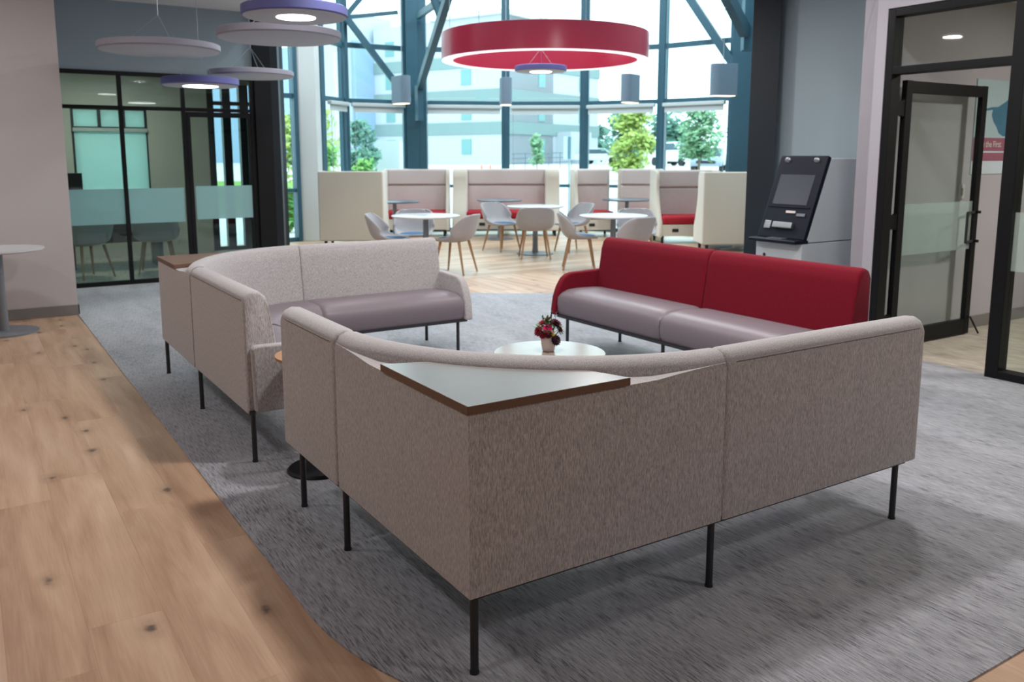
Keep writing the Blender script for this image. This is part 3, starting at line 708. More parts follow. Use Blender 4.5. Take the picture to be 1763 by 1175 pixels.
for q in ((1.12, 6.17), (1.115, 5.17), (1.12, 4.10), (2.06, 6.17), (3.12, 6.17), (2.06, 5.66), (3.13, 5.66), (1.63, 5.17), (1.63, 4.12)):
    finish('leg', leg_rod(q), M['leg'], s2, smooth='auto')
bm = BM(); rail(bm, (1.12, 6.17), (3.2, 6.17)); rail(bm, (1.12, 6.17), (1.12, 4.10)); rail(bm, (1.63, 5.6), (1.63, 4.1)); rail(bm, (1.63, 5.65), (3.2, 5.65)); finish('frame_rail', bm, M['leg'], s2)
bm = BM(); piping(bm, [(LX - 0.001, LY - D2 - 0.06, 0.811), (LX - 0.001, LY - D2 - 1.10, 0.811)]); finish('piping', bm, M['seam'], s2)

# ---- red sofa
RX, R0, R1, RM = 4.46, 3.06, 5.43, 4.25
s3 = thing('red_sofa', (RX, R0, 0), 'red backed two module sofa with pale mauve seats on the right', 'sofa')
bm = BM(); back_straight(bm, (RX, R0, 0), Y_, nX, RM - R0 - 0.003); finish('backrest', bm, M['red_fabric'], s3, smooth='auto')
bm = BM(); back_straight(bm, (RX, RM + 0.003, 0), Y_, nX, R1 - RM - 0.003); finish('backrest', bm, M['red_fabric'], s3, smooth='auto')
bm = BM(); seat_block(bm, (RX, R0, 0), Y_, nX, RM - R0 - 0.003); finish('seat', bm, M['vinyl'], s3, smooth='auto')
bm = BM(); seat_block(bm, (RX, RM + 0.003, 0), Y_, nX, R1 - RM - 0.003); finish('seat', bm, M['vinyl'], s3, smooth='auto')
bm = BM(); arm_panel(bm, (RX, R1 - 0.005, 0), Y_, nX); finish('arm', bm, M['red_fabric'], s3, bevel=0.014, segs=3)
for q in ((3.905, 5.30), (3.905, 4.215), (3.905, 3.2), (4.42, 5.28), (4.42, 4.25), (4.42, 3.2)):
    finish('leg', leg_rod(q), M['leg'], s3, smooth='auto')
bm = BM(); rail(bm, (3.905, 5.42), (3.905, 3.1)); rail(bm, (4.42, 5.42), (4.42, 3.1)); finish('frame_rail', bm, M['leg'], s3)

# ---- tables of the lounge
CT = (2.735, 3.88)
t = thing('coffee_table', (CT[0], CT[1], 0), 'low round coffee table with flowers on it between the sofas', 'table')
bm = BM(); lathe(bm, [(0, 0.37), (0.30, 0.37), (0.318, 0.375), (0.318, 0.396), (0.314, 0.40), (0, 0.40)], (CT[0], CT[1], 0), 64)
o = finish('tabletop', bm, [M['glossy_oak'], M['wood_edge']], t, smooth='auto')
for p in o.data.polygons: p.material_index = 0 if p.normal.z > 0.9 else 1
bm = BM(); lathe(bm, [(0, 0.012), (0.025, 0.012), (0.025, 0.37), (0, 0.37)], (CT[0], CT[1], 0), 20); finish('stem', bm, M['leg'], t, smooth='auto')
bm = BM(); lathe(bm, [(0, 0.006), (0.21, 0.006), (0.21, 0.014), (0.03, 0.02), (0, 0.02)], (CT[0], CT[1], 0), 40); finish('base', bm, M['leg'], t, smooth='auto')
ST = (1.35, 3.835)
t = thing('side_table', (ST[0], ST[1], 0), 'small round wooden side table on black disc base between the grey sofas', 'table')
bm = BM(); lathe(bm, [(0, 0.545), (0.17, 0.545), (0.195, 0.556), (0.195, 0.568), (0, 0.568)], (ST[0]+0.02, ST[1]+0.03, 0), 48); finish('tabletop', bm, M['warm_wood'], t, smooth='auto')
bm = BM(); lathe(bm, [(0, 0.02), (0.016, 0.02), (0.016, 0.545), (0, 0.545)], (ST[0]+0.02, ST[1]+0.03, 0), 14); finish('stem', bm, M['black'], t, smooth='auto')
bm = BM(); lathe(bm, [(0, 0.006), (0.15, 0.006), (0.15, 0.012), (0.14, 0.022), (0, 0.025)], (ST[0], ST[1], 0), 40); finish('base', bm, M['black'], t, smooth='auto')
LT = (0.22, 8.42)
t = thing('pedestal_table', (LT[0], LT[1], 0), 'small white topped pedestal table against the left wall', 'table')
bm = BM(); lathe(bm, [(0, 0.70), (0.33, 0.70), (0.36, 0.712), (0.36, 0.722), (0, 0.724)], (LT[0], LT[1], 0), 48); finish('tabletop', bm, M['white_lam'], t, smooth='auto')
bm = BM(); lathe(bm, [(0, 0.02), (0.042, 0.02), (0.042, 0.70), (0, 0.70)], (LT[0], LT[1], 0), 20); finish('stem', bm, M['table_metal'], t, smooth='auto')
bm = BM(); lathe(bm, [(0, 0.0), (0.27, 0.0), (0.27, 0.014), (0.06, 0.026), (0, 0.026)], (LT[0], LT[1], 0), 40); finish('base', bm, M['table_metal'], t, smooth='auto')

# ---- vase with flowers
VX, VY, VZ = 2.752, 3.915, 0.40
t = thing('vase', (VX, VY, VZ), 'small pale clay vase on the round coffee table', 'vase')
bm = BM(); lathe(bm, [(0, 0), (0.030, 0.0), (0.035, 0.006), (0.041, 0.04), (0.045, 0.075), (0.044, 0.092), (0.040, 0.092), (0.040, 0.075), (0.034, 0.02), (0, 0.015)], (VX, VY, VZ), 32); finish('vase_body', bm, M['pot'], t, smooth=True)
def flower(px, py, pz, r, mat, centre, label, name='flower', flat=0.6):
    t = thing(name, (VX, VY, VZ + 0.05), label, 'flower', 0, 'flowers in the vase')
    c = Vector((VX + px, VY + py, VZ + pz))
    bm = BM()
    out = Vector((px, py, max(pz - 0.09, 0.02))).normalized()
    q = out.to_track_quat('Z', 'Y').to_matrix().to_4x4()
    r *= 1.18
    for ring, (n, rr, tilt) in enumerate(((12, 1.0, -0.25), (12, 1.0, 0.2), (10, 0.85, 0.6), (7, 0.6, 1.0))):
        for k in range(n):
            a = 2*PI*k/n + ring*0.4
            Mx = Matrix.Translation(c) @ q @ Matrix.Rotation(a, 4, 'Z') @ Matrix.Rotation(-tilt, 4, 'Y')
            L = r*rr
            pts = [(0, -0.1*L, 0), (0.6*L, -0.32*L, 0.04*L), (L, 0, 0.12*L), (0.6*L, 0.32*L, 0.04*L), (0, 0.1*L, 0)]
            top = [bm.verts.new(Mx @ Vector(p)) for p in pts]; bot = [bm.verts.new(Mx @ (Vector(p) - Vector((0, 0, 0.05*L)))) for p in pts]
            bm.faces.new(top); bm.faces.new(bot)
            for i in range(5): bm.faces.new((top[i], top[(i+1) % 5], bot[(i+1) % 5], bot[i]))
    finish('petals', bm, mat, t)
    bm = BM(); ball(bm, c + out*r*0.18, r*0.24); finish('flower_centre', bm, centre, t, smooth=True)
    bm = BM(); rod(bm, (VX + px*0.25, VY + py*0.25, VZ + 0.06), c, 0.0022, n=6); finish('stem', bm, M['green'], t)
Rv = Vector((FY, -FX)); Fv = Vector((FX, FY))
def fl(l, d, z, *a, **k):
    v = Rv*l + Fv*d
    flower(v.x, v.y, z, *a, **k)
fl(-0.008, -0.045, 0.135, 0.026, M['magenta'], M['magenta'], 'bright magenta flower at the front of the small vase')
fl(-0.058, -0.02, 0.118, 0.028, M['crimson'], M['burgundy'], 'crimson flower spilling over left side of the vase')
fl(-0.036, 0.0, 0.162, 0.022, M['rose'], M['rose'], 'pink rose coloured flower high on the left of the bunch')
fl(0.0, 0.02, 0.180, 0.020, M['rose'], M['crimson'], 'pink flower at the very top of the bunch')
fl(0.040, -0.01, 0.160, 0.032, M['burgundy'], M['burgundy'], 'large dark burgundy flower high on the right')
fl(0.062, -0.005, 0.122, 0.026, M['burgundy'], M['plum'], 'dark burgundy flower low on the right edge')
fl(0.040, -0.042, 0.070, 0.028, M['plum'], M['plum'], 'deep plum flower hanging down beside the vase')
fl(-0.002, -0.052, 0.106, 0.021, M['burgundy'], M['rose'], 'small dark flower with pink centre just above vase rim')
fl(-0.034, -0.042, 0.102, 0.022, M['crimson'], M['magenta'], 'crimson flower at the left of the vase rim')
t = thing('flower_bud', (VX, VY, VZ + 0.09), 'single yellow bud among the dark red flowers', 'flower', 0, 'flowers in the vase')
v = Rv*0.024 - Fv*0.055
bm = BM(); ball(bm, (VX + v.x, VY + v.y, VZ + 0.108), 0.0095, 1, 1, 1.3); finish('bud', bm, M['yellow'], t, smooth=True)
bm = BM(); rod(bm, (VX, VY, VZ + 0.06), (VX + v.x, VY + v.y, VZ + 0.10), 0.002, n=6); finish('stem', bm, M['green'], t)
o = BM()
for k in range(80):
    a = random.uniform(0, 2*PI); rr = random.uniform(0.0, 0.062); z = 0.175 - rr*0.9 + random.uniform(-0.03, 0.012)
    p = Vector((VX + rr*math.cos(a), VY + rr*math.sin(a), VZ + z))
    dv = Vector((math.cos(a + random.uniform(-.8, .8)), math.sin(a), random.uniform(0.2, 1.0))).normalized(); sd = dv.cross(Vector((0, 0, 1))).normalized()*0.010
    L = random.uniform(0.032, 0.05)
    vs = [o.verts.new(p), o.verts.new(p + dv*L*0.5 + sd), o.verts.new(p + dv*L), o.verts.new(p + dv*L*0.5 - sd)]; o.faces.new(vs)
ob = finish('foliage', o, M['green']); tag(ob, 'green leaves filling the bunch in the vase', 'leaves', None, 'stuff')
for l, d, z, ln in ((-0.035, 0.01, 0.20, 'thin green sprig standing up on left of the bunch'), (-0.006, 0.015, 0.20, 'short green sprig in the middle of the bunch'), (0.018, 0.01, 0.222, 'tall green sprig right of the middle of the bunch'), (0.046, 0.0, 0.222, 'tall green sprig leaning right from the bunch')):
    v = Rv*l + Fv*d
    t = thing('grass_sprig', (VX, VY, VZ + 0.09), ln, 'sprig', 0, 'green sprigs in the vase')
    bm = BM(); rod(bm, (VX + v.x*0.3, VY + v.y*0.3, VZ + 0.07), (VX + v.x, VY + v.y, VZ + z), 0.0016, 0.001, n=6); finish('stem', bm, M['dark_green'], t)
    bm = BM(); e = Vector((VX + v.x, VY + v.y, VZ + z)); dd = Vector((v.x*0.3, v.y*0.3, 0.03)); 
    for kk in range(5):
        a = kk*2.1; ball(bm, e - dd*0.16*kk + Vector((math.cos(a), math.sin(a), 0))*0.003, 0.0042, 0.7, 0.7, 1.7, 6, 5)
    finish('sprig_tip', bm, M['dark_green'], t, smooth=True)

# ================================================================== BAY FURNITURE
# ---- shell chair
def shell_grid(nu=18, nv=22):
    prof = [(0.235, 0.428), (0.20, 0.434), (0.10, 0.420), (0.0, 0.412), (-0.10, 0.415), (-0.165, 0.432), (-0.21, 0.475), (-0.238, 0.53), (-0.258, 0.60), (-0.274, 0.665), (-0.287, 0.722), (-0.293, 0.752), (-0.296, 0.764)]
    hw = [0.17, 0.205, 0.235, 0.25, 0.262, 0.27, 0.278, 0.278, 0.274, 0.266, 0.250, 0.220, 0.155]
    fwd = [0, 0, 0, 0.01, 0.04, 0.09, 0.15, 0.18, 0.165, 0.13, 0.09, 0.06, 0.035]
    rise = [0.004, 0.01, 0.03, 0.055, 0.09, 0.10, 0.08, 0.04, 0.015, 0.0, -0.012, -0.02, -0.02]
    return prof, hw, fwd, rise
def make_chair(label, group):
    t = thing('shell_chair', (0, 0, 0), label, 'chair', 0, group)
    prof, hw, fw_, rise = shell_grid()
    bm = BM(); nu = 12
    rows = []
    for (y, z), h, f, r in zip(prof, hw, fw_, rise):
        row = []
        for i in range(nu + 1):
            u = -1 + 2*i/nu; k = abs(u) ** 2.4
            row.append(bm.verts.new((h*math.sin(u*PI/2*0.96), y + f*k, z + r*k)))
        rows.append(row)
    for A, B in zip(rows, rows[1:]):
        for i in range(nu): bm.faces.new((A[i], A[i+1], B[i+1], B[i]))
    o = finish('seat_shell', bm, M['chair_fabric'], t, smooth=True)
    s = o.modifiers.new('solid', 'SOLIDIFY'); s.thickness = 0.034; s.offset = 0.0
    q = o.modifiers.new('sub', 'SUBSURF'); q.levels = 1; q.render_levels = 2
    bm = BM(); lathe(bm, [(0, 0.012), (0.17, 0.012), (0.19, 0.022), (0.185, 0.036), (0.15, 0.044), (0, 0.046)], (0, 0.03, 0.412), 32)
    finish('seat_pad', bm, M['blue_pad'], t, smooth=True)
    for sx in (-1, 1):
        for y0, y1 in ((0.13, 0.20), (-0.13, -0.22)):
            bm = BM(); rod(bm, (sx*0.15, y0, 0.41), (sx*0.215, y1, 0.0), 0.019, 0.011, n=12); finish('leg', bm, M['chair_wood'], t, smooth='auto')
    return t
CG = 'shell chairs around the white bistro tables'
chair_spots = [
    ((4.66, 10.22), None, 'pale grey shell chair left of the table next to the cream booth'),
    ((5.20, 10.63), None, 'pale grey shell chair behind the table next to the cream booth'),
    ((5.33, 9.70), None, 'pale grey shell chair right of the left bistro table, back to the open floor'),
    ((7.22, 11.58), None, 'pale grey shell chair behind left of the middle bistro table'),
    ((7.13, 10.52), None, 'pale grey shell chair in front of the middle bistro table, back to camera'),
    ((8.10, 10.88), None, 'pale grey shell chair right of the middle bistro table'),
    ((6.92, 9.14), None, 'pale grey shell chair left of the bistro table behind the red sofa'),
    ((7.90, 9.10), None, 'pale grey shell chair behind the bistro table behind the red sofa'),
    ((6.94, 8.18), None, 'pale grey shell chair right of the bistro table behind the red sofa'),
]
tables = [((5.04, 9.94), 'white bistro table next to the cream booth at left of the bay'), ((7.42, 10.93), 'white bistro table in the middle of the bay'), ((7.10, 8.66), 'white bistro table behind the red sofa')]
face_deg = [None]*9
base_chair = make_chair(chair_spots[0][2], CG)
# direction each chair faces, as an angle from world +X
FACE = [-35, -120, 126, -78, 62, 176, -35, -120, 98]
for i, ((x, y), _, lb) in enumerate(chair_spots):
    rz = math.radians(FACE[i]) - PI/2
    if i == 0:
        base_chair.location = (x, y, 0); base_chair.rotation_euler = (0, 0, rz)
        cbase = base_chair
    else:
        copy_tree(cbase, (x, y, 0), rz, lb, CG)
def round_table(c, label, r, z, top, group, base_r=0.28, th=0.026):
    t = thing('bistro_table', (c[0], c[1], 0), label, 'table', 0, group)
    bm = BM(); lathe(bm, [(0, z - th), (r - 0.02, z - th), (r, z - th*0.6), (r, z - 0.003), (r - 0.004, z), (0, z)], (c[0], c[1], 0), 56); finish('tabletop', bm, top, t, smooth='auto')
    bm = BM(); lathe(bm, [(0, 0.015), (0.05, 0.015), (0.042, 0.1), (0.034, z - th), (0, z - th)], (c[0], c[1], 0), 20); finish('stem', bm, M['table_metal'], t, smooth='auto')
    bm = BM(); lathe(bm, [(0, 0.0), (base_r, 0.0), (base_r, 0.012), (0.08, 0.024), (0, 0.024)], (c[0], c[1], 0), 40); finish('base', bm, M['table_metal'], t, smooth='auto')
    return t
for c, lb in tables: round_table(c, lb, 0.44, 0.74, M['white_lam'], 'white bistro tables in the bay')

# ---- high back booths
def make_bench(l, d, ang, Wd, label, wings=(1, 1), outlet=0.0, depth=0.70, wing_t=0.065):
    """local frame: x across, +y towards the sitter's front; origin at middle of the back's outer face"""
    p = W(l, d)
    rz = -YAW + PI + ang
    t = thing('booth_bench', p, label, 'booth bench', rz, 'high back booth benches around the bay')
    H = 1.25
    hw = Wd / 2
    def part(name, bm, m, **k): return finish(name, bm, m, t, inv=False, **k)
    bm = BM(); bx(bm, -hw, hw, 0.0, 0.055, 0.11, H); part('shell_back', bm, M['cream'], bevel=0.025, segs=3)
    for s, on in zip((-1, 1), wings):
        if not on: continue
        pr = [(0.03, 0.11), (depth, 0.11), (depth, 0.36), (depth - 0.10, 0.50), (0.50, 0.72), (0.44, 0.92), (0.455, 1.08), (0.45, 1.18), (0.41, 1.235), (0.36, H), (0.03, H)]
        bm = BM(); extrude_poly(bm, [(s*hw - (wing_t if s > 0 else 0), y, z) for y, z in pr], (wing_t, 0, 0)); part('wing', bm, M['cream'], bevel=0.02, segs=3)
    iw = hw - wing_t + 0.005
    bm = BM(); bx(bm, -iw, iw, 0.05, 0.20, 0.945, H - 0.005); part('headrest', bm, M['pad'], bevel=0.04, segs=4)
    bm = BM(); bx(bm, -iw, iw, 0.05, 0.18, 0.44, 0.94); part('back_cushion', bm, M['pad'], bevel=0.03, segs=4)
    bm = BM(); bx(bm, -iw, iw, 0.14, depth - 0.01, 0.325, 0.475); part('seat', bm, M['red_seat'], bevel=0.05, segs=4)
    bm = BM(); bx(bm, -iw, iw, 0.05, depth - 0.02, 0.13, 0.325); bp_ = part('base_panel', bm, M['cream'], bevel=0.008)
    bm = BM(); bx(bm, outlet - 0.055, outlet + 0.055, depth - 0.024, depth - 0.012, 0.20, 0.255); finish('power_outlet', bm, M['dark_leg'], bp_, inv=False)
    for x in (-hw + 0.09, hw - 0.09):
        for y in (0.08, depth - 0.1):
            bm = BM(); rod(bm, (x, y, 0), (x, y, 0.13), 0.022, 0.028, n=10); part('leg', bm, M['dark_leg'], smooth='auto')
    return t
# A and G show their outer backs; the others face the room
make_bench(-2.63, 14.05, PI, 1.06, 'cream booth bench at left end of the bay, plain outer back to camera')
make_bench(-1.82, 16.72, 0.04, 1.24, 'booth bench behind the table next to the white pier, facing the room', depth=0.72)
make_bench(-0.11, 16.80, 0.0, 2.02, 'widest booth bench in the middle of the bay, under the ring lamp', outlet=0.45, wing_t=0.27)
make_bench(1.49, 16.64, 0.14, 0.78, 'booth bench right of the gap in the bay, with power outlet in its base', wings=(0, 1), outlet=0.1)
make_bench(2.46, 16.70, -0.07, 0.84, 'booth bench angled inward before the lime tree window', wings=(1, 0))
make_bench(3.02, 15.45, 0.10, 1.15, 'booth bench with bright red seat in front of the cream outer panel at right', wings=(1, 1), outlet=0.28)
make_bench(3.48, 13.45, PI, 0.98, 'cream booth bench at right end of the bay, outer back to camera')
for (l, d), r, lb in (((-2.05, 15.05), 0.45, 'slate topped booth table half hidden by the left cream panel'), ((-0.22, 15.55), 0.41, 'slate topped booth table in front of the widest bench'), ((2.10, 15.75), 0.45, 'slate topped booth table in front of the lime tree window'), ((3.45, 14.35), 0.36, 'slate topped booth table mostly hidden by the right cream panel')):
    p = W(l, d); round_table((p[0], p[1]), lb, r, 0.715, M['grey_lam'], 'slate topped booth tables', 0.24)

# ================================================================== CASH MACHINE
A0, A1 = 4.80, 5.30
t = thing('cash_machine', (6.55, 5.05, 0), 'white cash machine with sloping navy front against the grey alcove wall', 'cash machine')
bm = BM(); extrude_poly(bm, [(6.06, A0, 0.76), (7.10, A0, 0.76), (7.10, A0, 1.475), (6.335, A0, 1.475)], (0, A1 - A0, 0)); finish('upper_body', bm, M['atm_white'], t, bevel=0.006)
bm = BM(); bx(bm, 6.0, 7.10, A0, A1, 0.03, 0.753); CAB = finish('cabinet', bm, M['atm_white'], t, bevel=0.006)
bm = BM(); bx(bm, 6.04, 7.06, A0 + 0.03, A1 - 0.03, 0.0, 0.03); finish('plinth', bm, M['dark_leg'], t)
sl_ = Vector((0.275, 0, 0.715)); slu = sl_.normalized(); nrm = Vector((-slu.z, 0, slu.x))
P0 = Vector((6.06, 0, 0.775))
def fas(bm, y0, y1, a0, a1, dep, base=0.0):
    """box lying on the sloping front: a along the slope, dep outwards"""
    q = [P0 + slu*a0 + nrm*base, P0 + slu*a1 + nrm*base, P0 + slu*a1 + nrm*(base + dep), P0 + slu*a0 + nrm*(base + dep)]
    return extrude_poly(bm, [(p.x, y0, p.z) for p in q], (0, y1 - y0, 0))
bm = BM(); fas(bm, A0 - 0.004, A1 + 0.004, -0.01, 0.76, 0.05); FAS = finish('fascia', bm, M['atm_dark'], t, bevel=0.012, segs=3)
bm = BM(); fas(bm, A0 + 0.07, A1 - 0.06, 0.30, 0.58, 0.008, 0.046); o = finish('screen', bm, M['screen'], FAS, bevel=0.004)
bm = BM(); fas(bm, A0 + 0.03, A1 - 0.03, 0.275, 0.285, 0.012, 0.046); finish('screen_ledge', bm, M['atm_dark'], FAS)
for y in (A0 + 0.10, A1 - 0.09):
    bm = BM(); c = P0 + slu*0.715 + nrm*0.052; ball(bm, (c.x, y, c.z), 0.03, 0.5, 1.2, 0.8); finish('top_lamp', bm, M['chrome'], FAS, smooth=True)
bm = BM(); bx(bm, 5.90, 6.08, A0 - 0.006, A1 + 0.01, 0.752, 0.785); SHF = finish('keypad_shelf', bm, M['atm_dark'], t, bevel=0.012, segs=3)
bm = BM()
for i in range(4):
    for j in range(4): bx(bm, 5.935 + 0.03*i, 5.958 + 0.03*i, A0 + 0.17 + 0.042*j, A0 + 0.205 + 0.042*j, 0.785, 0.792)
finish('keypad', bm, M['chrome'], SHF)
bm = BM(); fas(bm, A0 + 0.14, A1 - 0.15, 0.08, 0.135, 0.035, 0.046); finish('cash_slot', bm, M['chrome'], FAS, bevel=0.006)
bm = BM(); fas(bm, A1 - 0.12, A1 - 0.05, 0.07, 0.145, 0.02, 0.046); finish('card_reader', bm, M['chrome'], FAS, bevel=0.006)
bm = BM(); fas(bm, A0 + 0.16, A1 - 0.24, 0.225, 0.245, 0.012, 0.046); finish('receipt_slot', bm, M['pot'], FAS)
bm = BM(); fas(bm, A0 + 0.05, A0 + 0.14, 0.20, 0.225, 0.014, 0.046); finish('deposit_slot', bm, M['grey_lam'], FAS)
bm = BM(); rod(bm, (5.999, A1 - 0.10, 0.63), (5.994, A1 - 0.10, 0.63), 0.014, n=16); finish('cabinet_lock', bm, M['leg'], CAB)

# ================================================================== HANGING LAMPS
LC = (7.24, 10.44)
t = thing('ring_chandelier', (LC[0], LC[1], 2.84), 'large red ring chandelier with white underside hanging in the bay', 'ceiling lamp')
Ro, Ri, z0, z1 = 1.48, 1.315, 2.845, 3.20
bm = BM(); n = 96
lathe(bm, [(Ro - 0.012, z0), (Ro, z0), (Ro, z1), (Ro - 0.012, z1), (Ro - 0.012, z0)], (LC[0], LC[1], 0), n); finish('outer_band', bm, M['ring_red'], t, smooth='auto')
bm = BM(); lathe(bm, [(Ri, z0), (Ri + 0.012, z0), (Ri + 0.012, z1 - 0.03), (Ri, z1 - 0.03), (Ri, z0)], (LC[0], LC[1], 0), n); finish('inner_band', bm, M['ring_red'], t, smooth='auto')
bm = BM(); lathe(bm, [(Ri + 0.006, z0 - 0.008), (Ro - 0.004, z0 - 0.008), (Ro - 0.004, z0 + 0.02), (Ri + 0.006, z0 + 0.02), (Ri + 0.006, z0 - 0.008)], (LC[0], LC[1], 0), n); o = finish('diffuser', bm, M['ring_white'], t, smooth='auto'); o['label'] = 'glowing white underside of the ring'
bm = BM(); lathe(bm, [(Ri + 0.01, z1 - 0.03), (Ro - 0.01, z1 - 0.03), (Ro - 0.01, z1 + 0.006), (Ro - 0.04, z1 + 0.006), (Ri + 0.01, z1 - 0.03)], (LC[0], LC[1], 0), n); finish('top_rim', bm, M['shade_case'], t, smooth='auto')
for k in range(6):
    a = 2*PI*k/6 + 0.3; bm = BM(); x, y = LC[0] + 1.40*math.cos(a), LC[1] + 1.40*math.sin(a)
    rod(bm, (x, y, z1), (x, y, 6.2), 0.004, n=6); finish('suspension_wire', bm, M['wire'], t)
def disc_lamp(c, R, th, rim, label, lit=0.0, top=CZ, off=(0, 0), wires=3):
    t = thing('disc_pendant', c, label, 'pendant lamp', 0, 'round disc pendants')
    bm = BM(); lathe(bm, [(0, -th/2), (R - 0.02, -th/2), (R, -th/2 + 0.012), (R, th/2 - 0.006), (R - 0.01, th/2), (0, th/2)], c, 72); finish('disc', bm, rim, t, smooth='auto')
    bm = BM(); lathe(bm, [(0, -th/2 - 0.004), (R - 0.02, -th/2 - 0.004), (R - 0.012, -th/2 + 0.002), (0, -th/2 + 0.002)], c, 72); up_ = finish('under_panel', bm, M['disc_grey'], t, smooth='auto')
    if lit:
        bm = BM(); lathe(bm, [(0, -th/2 - 0.009), (lit, -th/2 - 0.009), (lit, -th/2 - 0.002), (0, -th/2 - 0.002)], (c[0] + off[0], c[1] + off[1], c[2]), 40); o = finish('lens', bm, M['lamp_glow'], up_); o['label'] = 'glowing round lens'
    for k in range(wires):
        a = 2*PI*k/wires + 0.9; bm = BM(); x, y = c[0] + R*0.55*math.cos(a), c[1] + R*0.55*math.sin(a)
        rod(bm, (x, y, c[2] + th/2), (c[0], c[1], min(c[2] + 0.28, top - 0.05)), 0.0022, n=6); finish('wire', bm, M['wire'], t)
    bm = BM(); rod(bm, (c[0], c[1], min(c[2] + 0.28, top - 0.05)), (c[0], c[1], top), 0.004, n=6); finish('cable', bm, M['wire'], t)
    return t
disc_lamp((1.632, 8.453, 2.465), 0.522, 0.065, M['disc_rim'], 'pale grey disc pendant, leftmost of the cluster')
disc_lamp((2.419, 7.475, 2.52), 0.519, 0.065, M['disc_rim'], 'pale grey disc pendant directly below the highest lit disc')
disc_lamp((2.137, 6.233, 2.52), 0.374, 0.072, M['disc_blue'], 'violet rimmed lit disc pendant, highest and nearest of the cluster', 0.137, off=(0.0, -0.02))
disc_lamp((2.783, 9.617, 2.38), 0.451, 0.06, M['disc_rim'], 'pale grey disc pendant beside the small lit blue disc')
disc_lamp((2.144, 9.195, 2.235), 0.373, 0.075, M['disc_blue'], 'blue rimmed lit disc pendant, lowest of the cluster', 0.17)
disc_lamp((7.194, 10.474, 2.735), 0.374, 0.075, M['disc_blue'], 'violet lit disc pendant hanging inside the red ring', 0.155, top=6.2)
bc = Vector(W(0.2, 12.7))
for (l, d), lb in (((-1.94, 15.5), 'blue grey slab pendant before the left steel column'), ((-0.11, 15.9), 'blue grey slab pendant below the left part of the ring lamp'), ((2.03, 15.2), 'blue grey slab pendant against the sky right of the ring'), ((3.23, 13.5), 'blue grey slab pendant before the right steel column')):
    p = Vector(W(l, d)); v = p - bc; a = math.atan2(v.y, v.x)
    t = thing('slab_pendant', (p.x, p.y, 2.4), lb, 'pendant lamp', 0, 'slab pendants around the bay')
    bm = BM()
    L, Tk = 0.40, 0.20
    ol = []
    for k in range(13):
        q = -PI/2 + PI*k/12; ol.append((L/2 - Tk/2 + Tk/2*math.cos(q), Tk/2*math.sin(q)))
    ol += [(-L/2, Tk/2), (-L/2, -Tk/2)]
    R = Matrix.Rotation(a + PI, 3, 'Z')
    pts = [(R @ Vector((x, y, 0))) for x, y in ol]
    prism(bm, [(p.x + q.x, p.y + q.y) for q in pts], 2.41, 2.885); finish('lamp_body', bm, M['pendant_grey'], t, bevel=0.006)
    bm = BM(); prism(bm, [(p.x + q.x*0.9, p.y + q.y*0.86) for q in pts], 2.402, 2.412); finish('lens', bm, M['warm_glow'], t)
    bm = BM(); rod(bm, (p.x, p.y, 2.885), (p.x, p.y, 6.2), 0.006, n=6); finish('cable', bm, M['wire'], t)

# ================================================================== LEFT OFFICE CONTENTS
copy_tree(cbase, (1.26, 11.72, 0), math.radians(118) - PI/2, 'pale shell chair with wooden legs behind the glass near the left wall', 'visitor chairs in the left office')
copy_tree(cbase, (2.10, 11.80, 0), math.radians(75) - PI/2, 'pale shell chair with wooden legs behind the glass beside the office door', 'visitor chairs in the left office')
t = thing('desk', (1.6, 12.6, 0), 'dark brown desk inside the left office', 'desk')
bm = BM(); bx(bm, 0.72, 2.35, 12.3, 13.1, 0.70, 0.735); finish('desktop', bm, M['desk'], t, bevel=0.004)
bm = BM(); bx(bm, 1.2, 2.3, 12.46, 12.49, 0.35, 0.70); finish('modesty_panel', bm, M['desk'], t)
bm = BM(); bx(bm, 0.80, 1.2, 12.35, 12.9, 0.03, 0.70); finish('pedestal', bm, M['desk'], t, bevel=0.004)
bm = BM(); bx(bm, 2.22, 2.28, 12.4, 12.95, 0.0, 0.70); finish('desk_leg', bm, M['table_metal'], t)
t = thing('monitor', (1.1, 12.85, 0.735), 'black computer monitor on the desk inside the left office', 'monitor')
bm = BM(); bx(bm, 0.86, 1.40, 12.86, 12.89, 0.95, 1.27); finish('screen_panel', bm, M['monitor'], t, bevel=0.005)
bm = BM(); rod(bm, (1.12, 12.88, 0.75), (1.12, 12.88, 0.98), 0.02, n=10); bx(bm, 1.0, 1.24, 12.78, 12.96, 0.735, 0.75); finish('monitor_stand', bm, M['monitor'], t)
for x, y, mt, lb in ((1.25, 11.9, 'warm_glow', 'warm round downlight in the left office ceiling behind the first pane'), (1.45, 13.2, 'warm_glow', 'warm round downlight in the left office ceiling near the shaded window'), (2.15, 13.2, 'warm_glow', 'warm round downlight in the left office ceiling behind the second pane'), (1.86, 11.6, 'white_glow', 'small white downlight in the left office ceiling')):
    t = thing('downlight', (x, y, 2.75), lb, 'downlight', 0, 'downlights in the left office')
    bm = BM(); lathe(bm, [(0, -0.006), (0.075, -0.006), (0.075, 0), (0, 0)], (x, y, 2.748), 24); finish('lens', bm, M[mt], t)
    bm = BM(); lathe(bm, [(0.075, -0.010), (0.095, -0.008), (0.095, 0), (0.075, 0), (0.075, -0.010)], (x, y, 2.748), 24); finish('trim_ring', bm, M['switch'], t)
